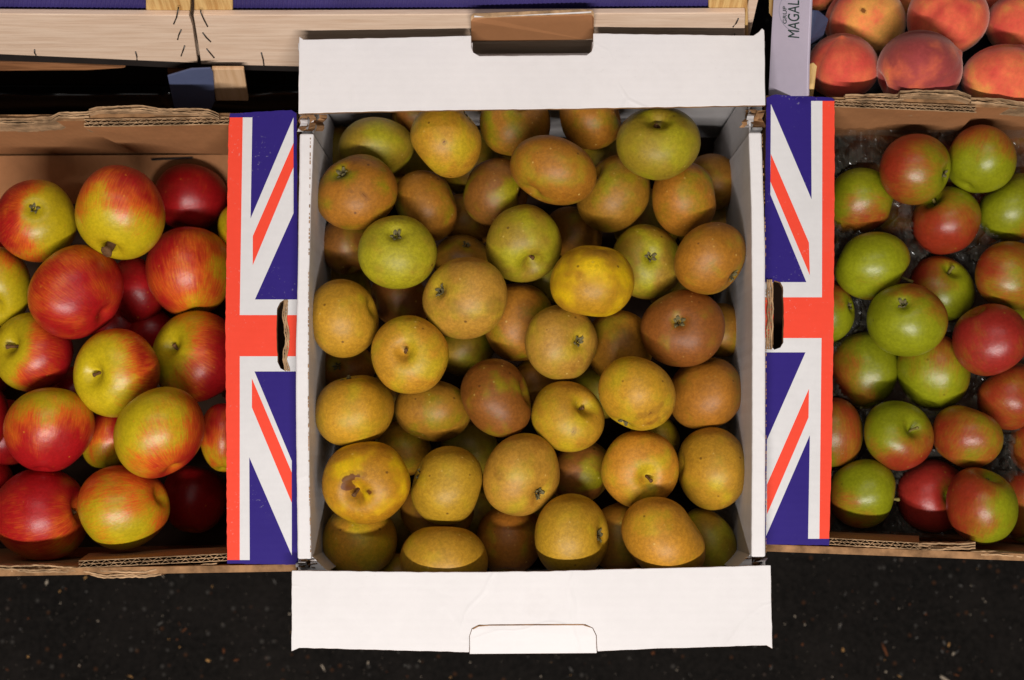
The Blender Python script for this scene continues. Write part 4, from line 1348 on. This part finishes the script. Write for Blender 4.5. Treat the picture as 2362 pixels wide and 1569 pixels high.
def build(kind, d):
    r = random.Random(d['seed'])
    P = fruit_points(kind, r)
    eye = d['eye']
    Rx, Ry = d['w'] / 2, d['h'] / 2
    if isinstance(eye, tuple):
        k = 0.80
        ex, ey = (eye[1] - d['u']) / (Rx * k), -(eye[2] - d['v']) / (Ry * k)
        m = math.hypot(ex, ey)
        if m > 0.985:
            ex, ey = ex / m * .985, ey / m * .985
        n = (ex, ey, math.sqrt(max(0.02, 1 - ex * ex - ey * ey)))
        pole = (0, 0, 1) if eye[0] == 's' else (0, 0, -1)
    else:
        t_ = rad(eye if eye is not None else r.uniform(0, 360))
        n = (math.cos(t_), math.sin(t_), -0.22)
        pole = (0, 0, 1)
    spin = np.array(Matrix.Rotation(r.uniform(0, 6.28) if kind != 'peach' else (2.6 if d['u'] == 2122 else r.uniform(0, 6.28)), 3, 'Z'))
    Rm = rot_to(pole, n) @ spin
    P2 = P @ Rm.T
    a_ = rad(d['ang'])
    Z = np.array(Matrix.Rotation(-a_, 3, 'Z'))
    P3 = P2 @ Z.T
    ext = (P3.max(0) - P3.min(0)) / 2
    ctr = (P3.max(0) + P3.min(0)) / 2
    s = d['s']
    # size across the picture from the photograph, height between the two
    if d['ang']:
        big, sml = max(d['w'], d['h']) * 1.03, min(d['w'], d['h']) * 0.96
        sx, sy = big / 2 * s / ext[0], sml / 2 * s / ext[1]
    else:
        sx, sy = Rx * s / ext[0], Ry * s / ext[1]
    sz = (sx + sy) / 2
    S = np.diag([sx, sy, sz])
    M = Z.T @ S @ Z @ Rm
    off = Z.T @ (S @ ctr)
    V = P @ M.T - off
    # light on the surface's own pigments only
    U = P2 / np.linalg.norm(P2, axis=1)[:, None]
    nz = np.array([noise.fractal(Vector(p) * 1.7 + Vector((d['seed'] * .37 % 50, 0, 0)), 1.0, 2.0, 3) for p in U])
    if kind == 'russet':
        under, over = TONES[d['tone']]
        base = d['base'] if d['base'] is not None else (0.78 if d['tone'] in 'or' else 0.66)
        bl = base + nz * 0.5
        tp, cp = np.exp(-(TV / 0.42) ** 2), np.exp(-((math.pi - TV) / 0.36) ** 2)
        bl = bl - 0.28 * cp - 0.12 * tp
        jit = [r.uniform(.93, 1.06) for _ in range(3)]
        over = tuple(min(.9, x * j) for x, j in zip(over, jit))
        if d['patch'] and d['tone'] in 'or':
            under = lin(168, 156, 30)
    elif kind == 'peach':
        under, over = lin(242, 176, 92), lin(212, 84, 72)
        bl = d['base'] + d['amp'] * (U @ np.array(d['blush'])) + nz * 0.42
        if d['u'] == 2122:
            over = lin(166, 76, 74)
    else:
        if kind == 'red':
            under, over = lin(206, 186, 50), lin(186, 48, 52)
        else:
            under, over = lin(162, 164, 46), lin(172, 80, 54)
            if d['base'] > .8:
                over = lin(176, 72, 62)
        j = r.uniform(.92, 1.08)
        under = tuple(x * j for x in under)
        bl = d['base'] + (0.05 if kind == 'green' else 0.04) + d['amp'] * (U @ np.array(d['blush'])) + nz * 0.30
        tp, cp = np.exp(-(TV / 0.34) ** 2), np.exp(-((math.pi - TV) / 0.30) ** 2)
        bl = bl - 0.35 * tp - 0.20 * cp
    sc = np.zeros(len(P))
    for (dx, dy, rr, st_) in d['patch']:
        q = np.array([dx, dy, math.sqrt(max(0.02, 1 - dx * dx - dy * dy))])
        bl = bl - (0.5 if kind == 'russet' else 0.75) * st_ * np.exp(-((np.linalg.norm(U - q, axis=1)) / rr) ** 2)
    for (dx, dy, rr, st_) in d['scar']:
        q = np.array([dx, dy, math.sqrt(max(0.02, 1 - dx * dx - dy * dy))])
        dist = np.linalg.norm(U - q, axis=1)
        sc = np.maximum(sc, st_ * 0.9 * np.exp(-(dist / max(rr, .07)) ** 4))
    me = bpy.data.meshes.new(NAMES[kind])
    me.from_pydata(V.tolist(), [], FACES)
    me.materials.append(MATS[kind])
    me.polygons.foreach_set('use_smooth', [True] * len(me.polygons))
    N = len(V)

    def fa(name, arr):
        at = me.attributes.new(name, 'FLOAT', 'POINT')
        at.data.foreach_set('value', np.asarray(arr, dtype=np.float32))
    fa('blush', bl)
    fa('scar', sc)
    at = me.attributes.new('pol', 'FLOAT_VECTOR', 'POINT')
    at.data.foreach_set('vector', (POL + np.array([d['seed'] % 17, d['seed'] % 11, 0])).astype(np.float32).ravel())
    for nm, c in (('under', under), ('over', over)):
        at = me.attributes.new(nm, 'FLOAT_COLOR', 'POINT')
        at.data.foreach_set('color', np.tile(np.array([*c, 1.0], dtype=np.float32), N))
    me.update()
    o = bpy.data.objects.new(NAMES[kind], me)
    COL.objects.link(o)
    o.location = d['c']
    o['label'] = d['label']
    o['category'] = 'peach' if kind == 'peach' else 'apple'
    o['group'] = GROUPS[kind] if not d.get('deep') else 'lowest layer of ' + GROUPS[kind]
    Mm = Matrix([list(M[i]) for i in range(3)])
    offv = Vector(off)
    if kind == 'peach':
        return o
    # pole heights of this very mesh, so stems and sepals sit in their hollows
    zs, zc = float(P[:NS_, 2].mean()), float(P[-NS_:, 2].mean())
    show_s = (isinstance(eye, tuple) and eye[0] == 's')
    show_c = (isinstance(eye, tuple) and eye[0] == 'c')
    if show_s:
        L = d['stem'] if d['stem'] is not None else 0.14
        v_, f_ = stalk(r, L + .08, 0.040 if kind != 'red' or L < .3 else .10)
        v_ = [Mm @ (Vector(p) + Vector((0, 0, zs - 0.54))) - offv for p in v_]
        mesh('stem', [Vector(p) + o.location for p in v_], f_, M_STEM_GREEN if kind == 'green' else M_STEM, o, None, True)
    if show_c:
        v_, f_, i_ = sepals(r)
        k = 1.0 if kind == 'russet' else 0.85
        v_ = [Mm @ Vector((p[0] * k, p[1] * k, (p[2] + .66) * k + zc - 0.004)) - offv for p in v_]
        c_ = mesh('calyx', [Vector(p) + o.location for p in v_], f_, [M_SEPAL, M_CUP], o, i_)
    return o


for kind in BOX:
    settle(BOX[kind], TOPZ[kind])
# unseen lowest-layer apples, added so the gaps show dark fruit, not base
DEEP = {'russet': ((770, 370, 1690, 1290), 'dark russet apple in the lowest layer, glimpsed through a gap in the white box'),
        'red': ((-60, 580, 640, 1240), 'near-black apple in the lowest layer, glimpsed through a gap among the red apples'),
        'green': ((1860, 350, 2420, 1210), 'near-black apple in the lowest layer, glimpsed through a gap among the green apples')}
for kind, ((u0, v0, u1, v1), lab) in DEEP.items():
    r = random.Random(hash(len(kind)) + 4)
    top, add = TOPZ[kind], []
    zd = top - (0.192 if kind == 'russet' else 0.172)
    row = 0
    v = v0
    while v <= v1:
        u = u0 + (row % 2) * 80
        while u <= u1:
            uu, vv = u + r.uniform(-14, 14), v + r.uniform(-14, 14)
            c = W(uu, vv, zd)
            ok = True
            hid = False
            for d in BOX[kind]:
                dz = d['c'].z - zd
                dd = math.hypot(d['c'].x - c.x, d['c'].y - c.y)
                if dd * dd + dz * dz < (d['r'] + .033) ** 2 * 0.86:
                    ok = False
                if math.hypot(d['u'] - uu, d['v'] - vv) < (d['w'] + d['h']) / 4 - 16:
                    hid = True
            if ok and not hid:
                add.append((uu, vv))
            u += 160
        row += 1
        v += 138
    used = set()
    for uu, vv in add:
        near = sorted((math.hypot(d['u'] - uu, d['v'] - vv), d['label']) for d in BOX[kind] if not d.get('deep'))
        pick = next(l for _, l in near if l not in used)
        used.add(pick)
        lab = 'shadowed apple in the lowest layer beside the ' + ' '.join(pick.split()[:8 if pick.split()[0] != 'apple' else 7]).rstrip(',')
        while lab.split()[-1] in ('a', 'the', 'and', 'with', 'of', 'in', 'its', 'by', 'to', 'around', 'toward', 'between', 'from', 'on', 'at', 'below', 'under', 'behind', 'beside', 'beneath', 'one', 'whose'):
            lab = ' '.join(lab.split()[:-1]).rstrip(',')
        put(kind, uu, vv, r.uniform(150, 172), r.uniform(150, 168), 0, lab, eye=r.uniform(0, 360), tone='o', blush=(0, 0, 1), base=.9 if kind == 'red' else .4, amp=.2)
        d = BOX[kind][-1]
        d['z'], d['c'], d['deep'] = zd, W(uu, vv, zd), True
        d['s'] = (CAM.z - zd) / (F * ct)
        d['r'] = d['w'] / 2 * d['s']
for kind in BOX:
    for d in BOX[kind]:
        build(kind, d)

# clear crinkled film lying under the green apples
ft = NT('clear_film', 0.17, 0.9)
ft.color((0.10, 0.095, 0.08))
ft.b.inputs['Alpha'].default_value = 0.36
lv, lf = [], []
NX, NY = 110, 190
for j in range(NY + 1):
    for i in range(NX + 1):
        u, v = 1915 + i * 540 / NX, 300 + j * 940 / NY
        p = Vector((u * .02, v * .02, 0))
        h = abs(noise.noise(p)) * .016 + abs(noise.noise(p * 1.9 + Vector((5, 3, 1)))) * .014
        z = FZ - .080 + h * 1.3
        q = W(u, v, z)
        for d in BOX['green']:
            if math.hypot(q.x - d['c'].x, q.y - d['c'].y) < d['r'] * 1.04 and not d.get('deep'):
                z = min(z, d['z'] - .012 + h * .3)
        lv.append(W(u, v, z))
for j in range(NY):
    for i in range(NX):
        k = j * (NX + 1) + i
        lf.append([k, k + 1, k + NX + 2, k + NX + 1])
lo = mesh('plastic_liner', lv, lf, ft.m, None, None, False, W(2200, 780, FZ - .08))
lo['label'] = 'clear crinkled plastic film between the green apples'
lo['category'] = 'plastic film'
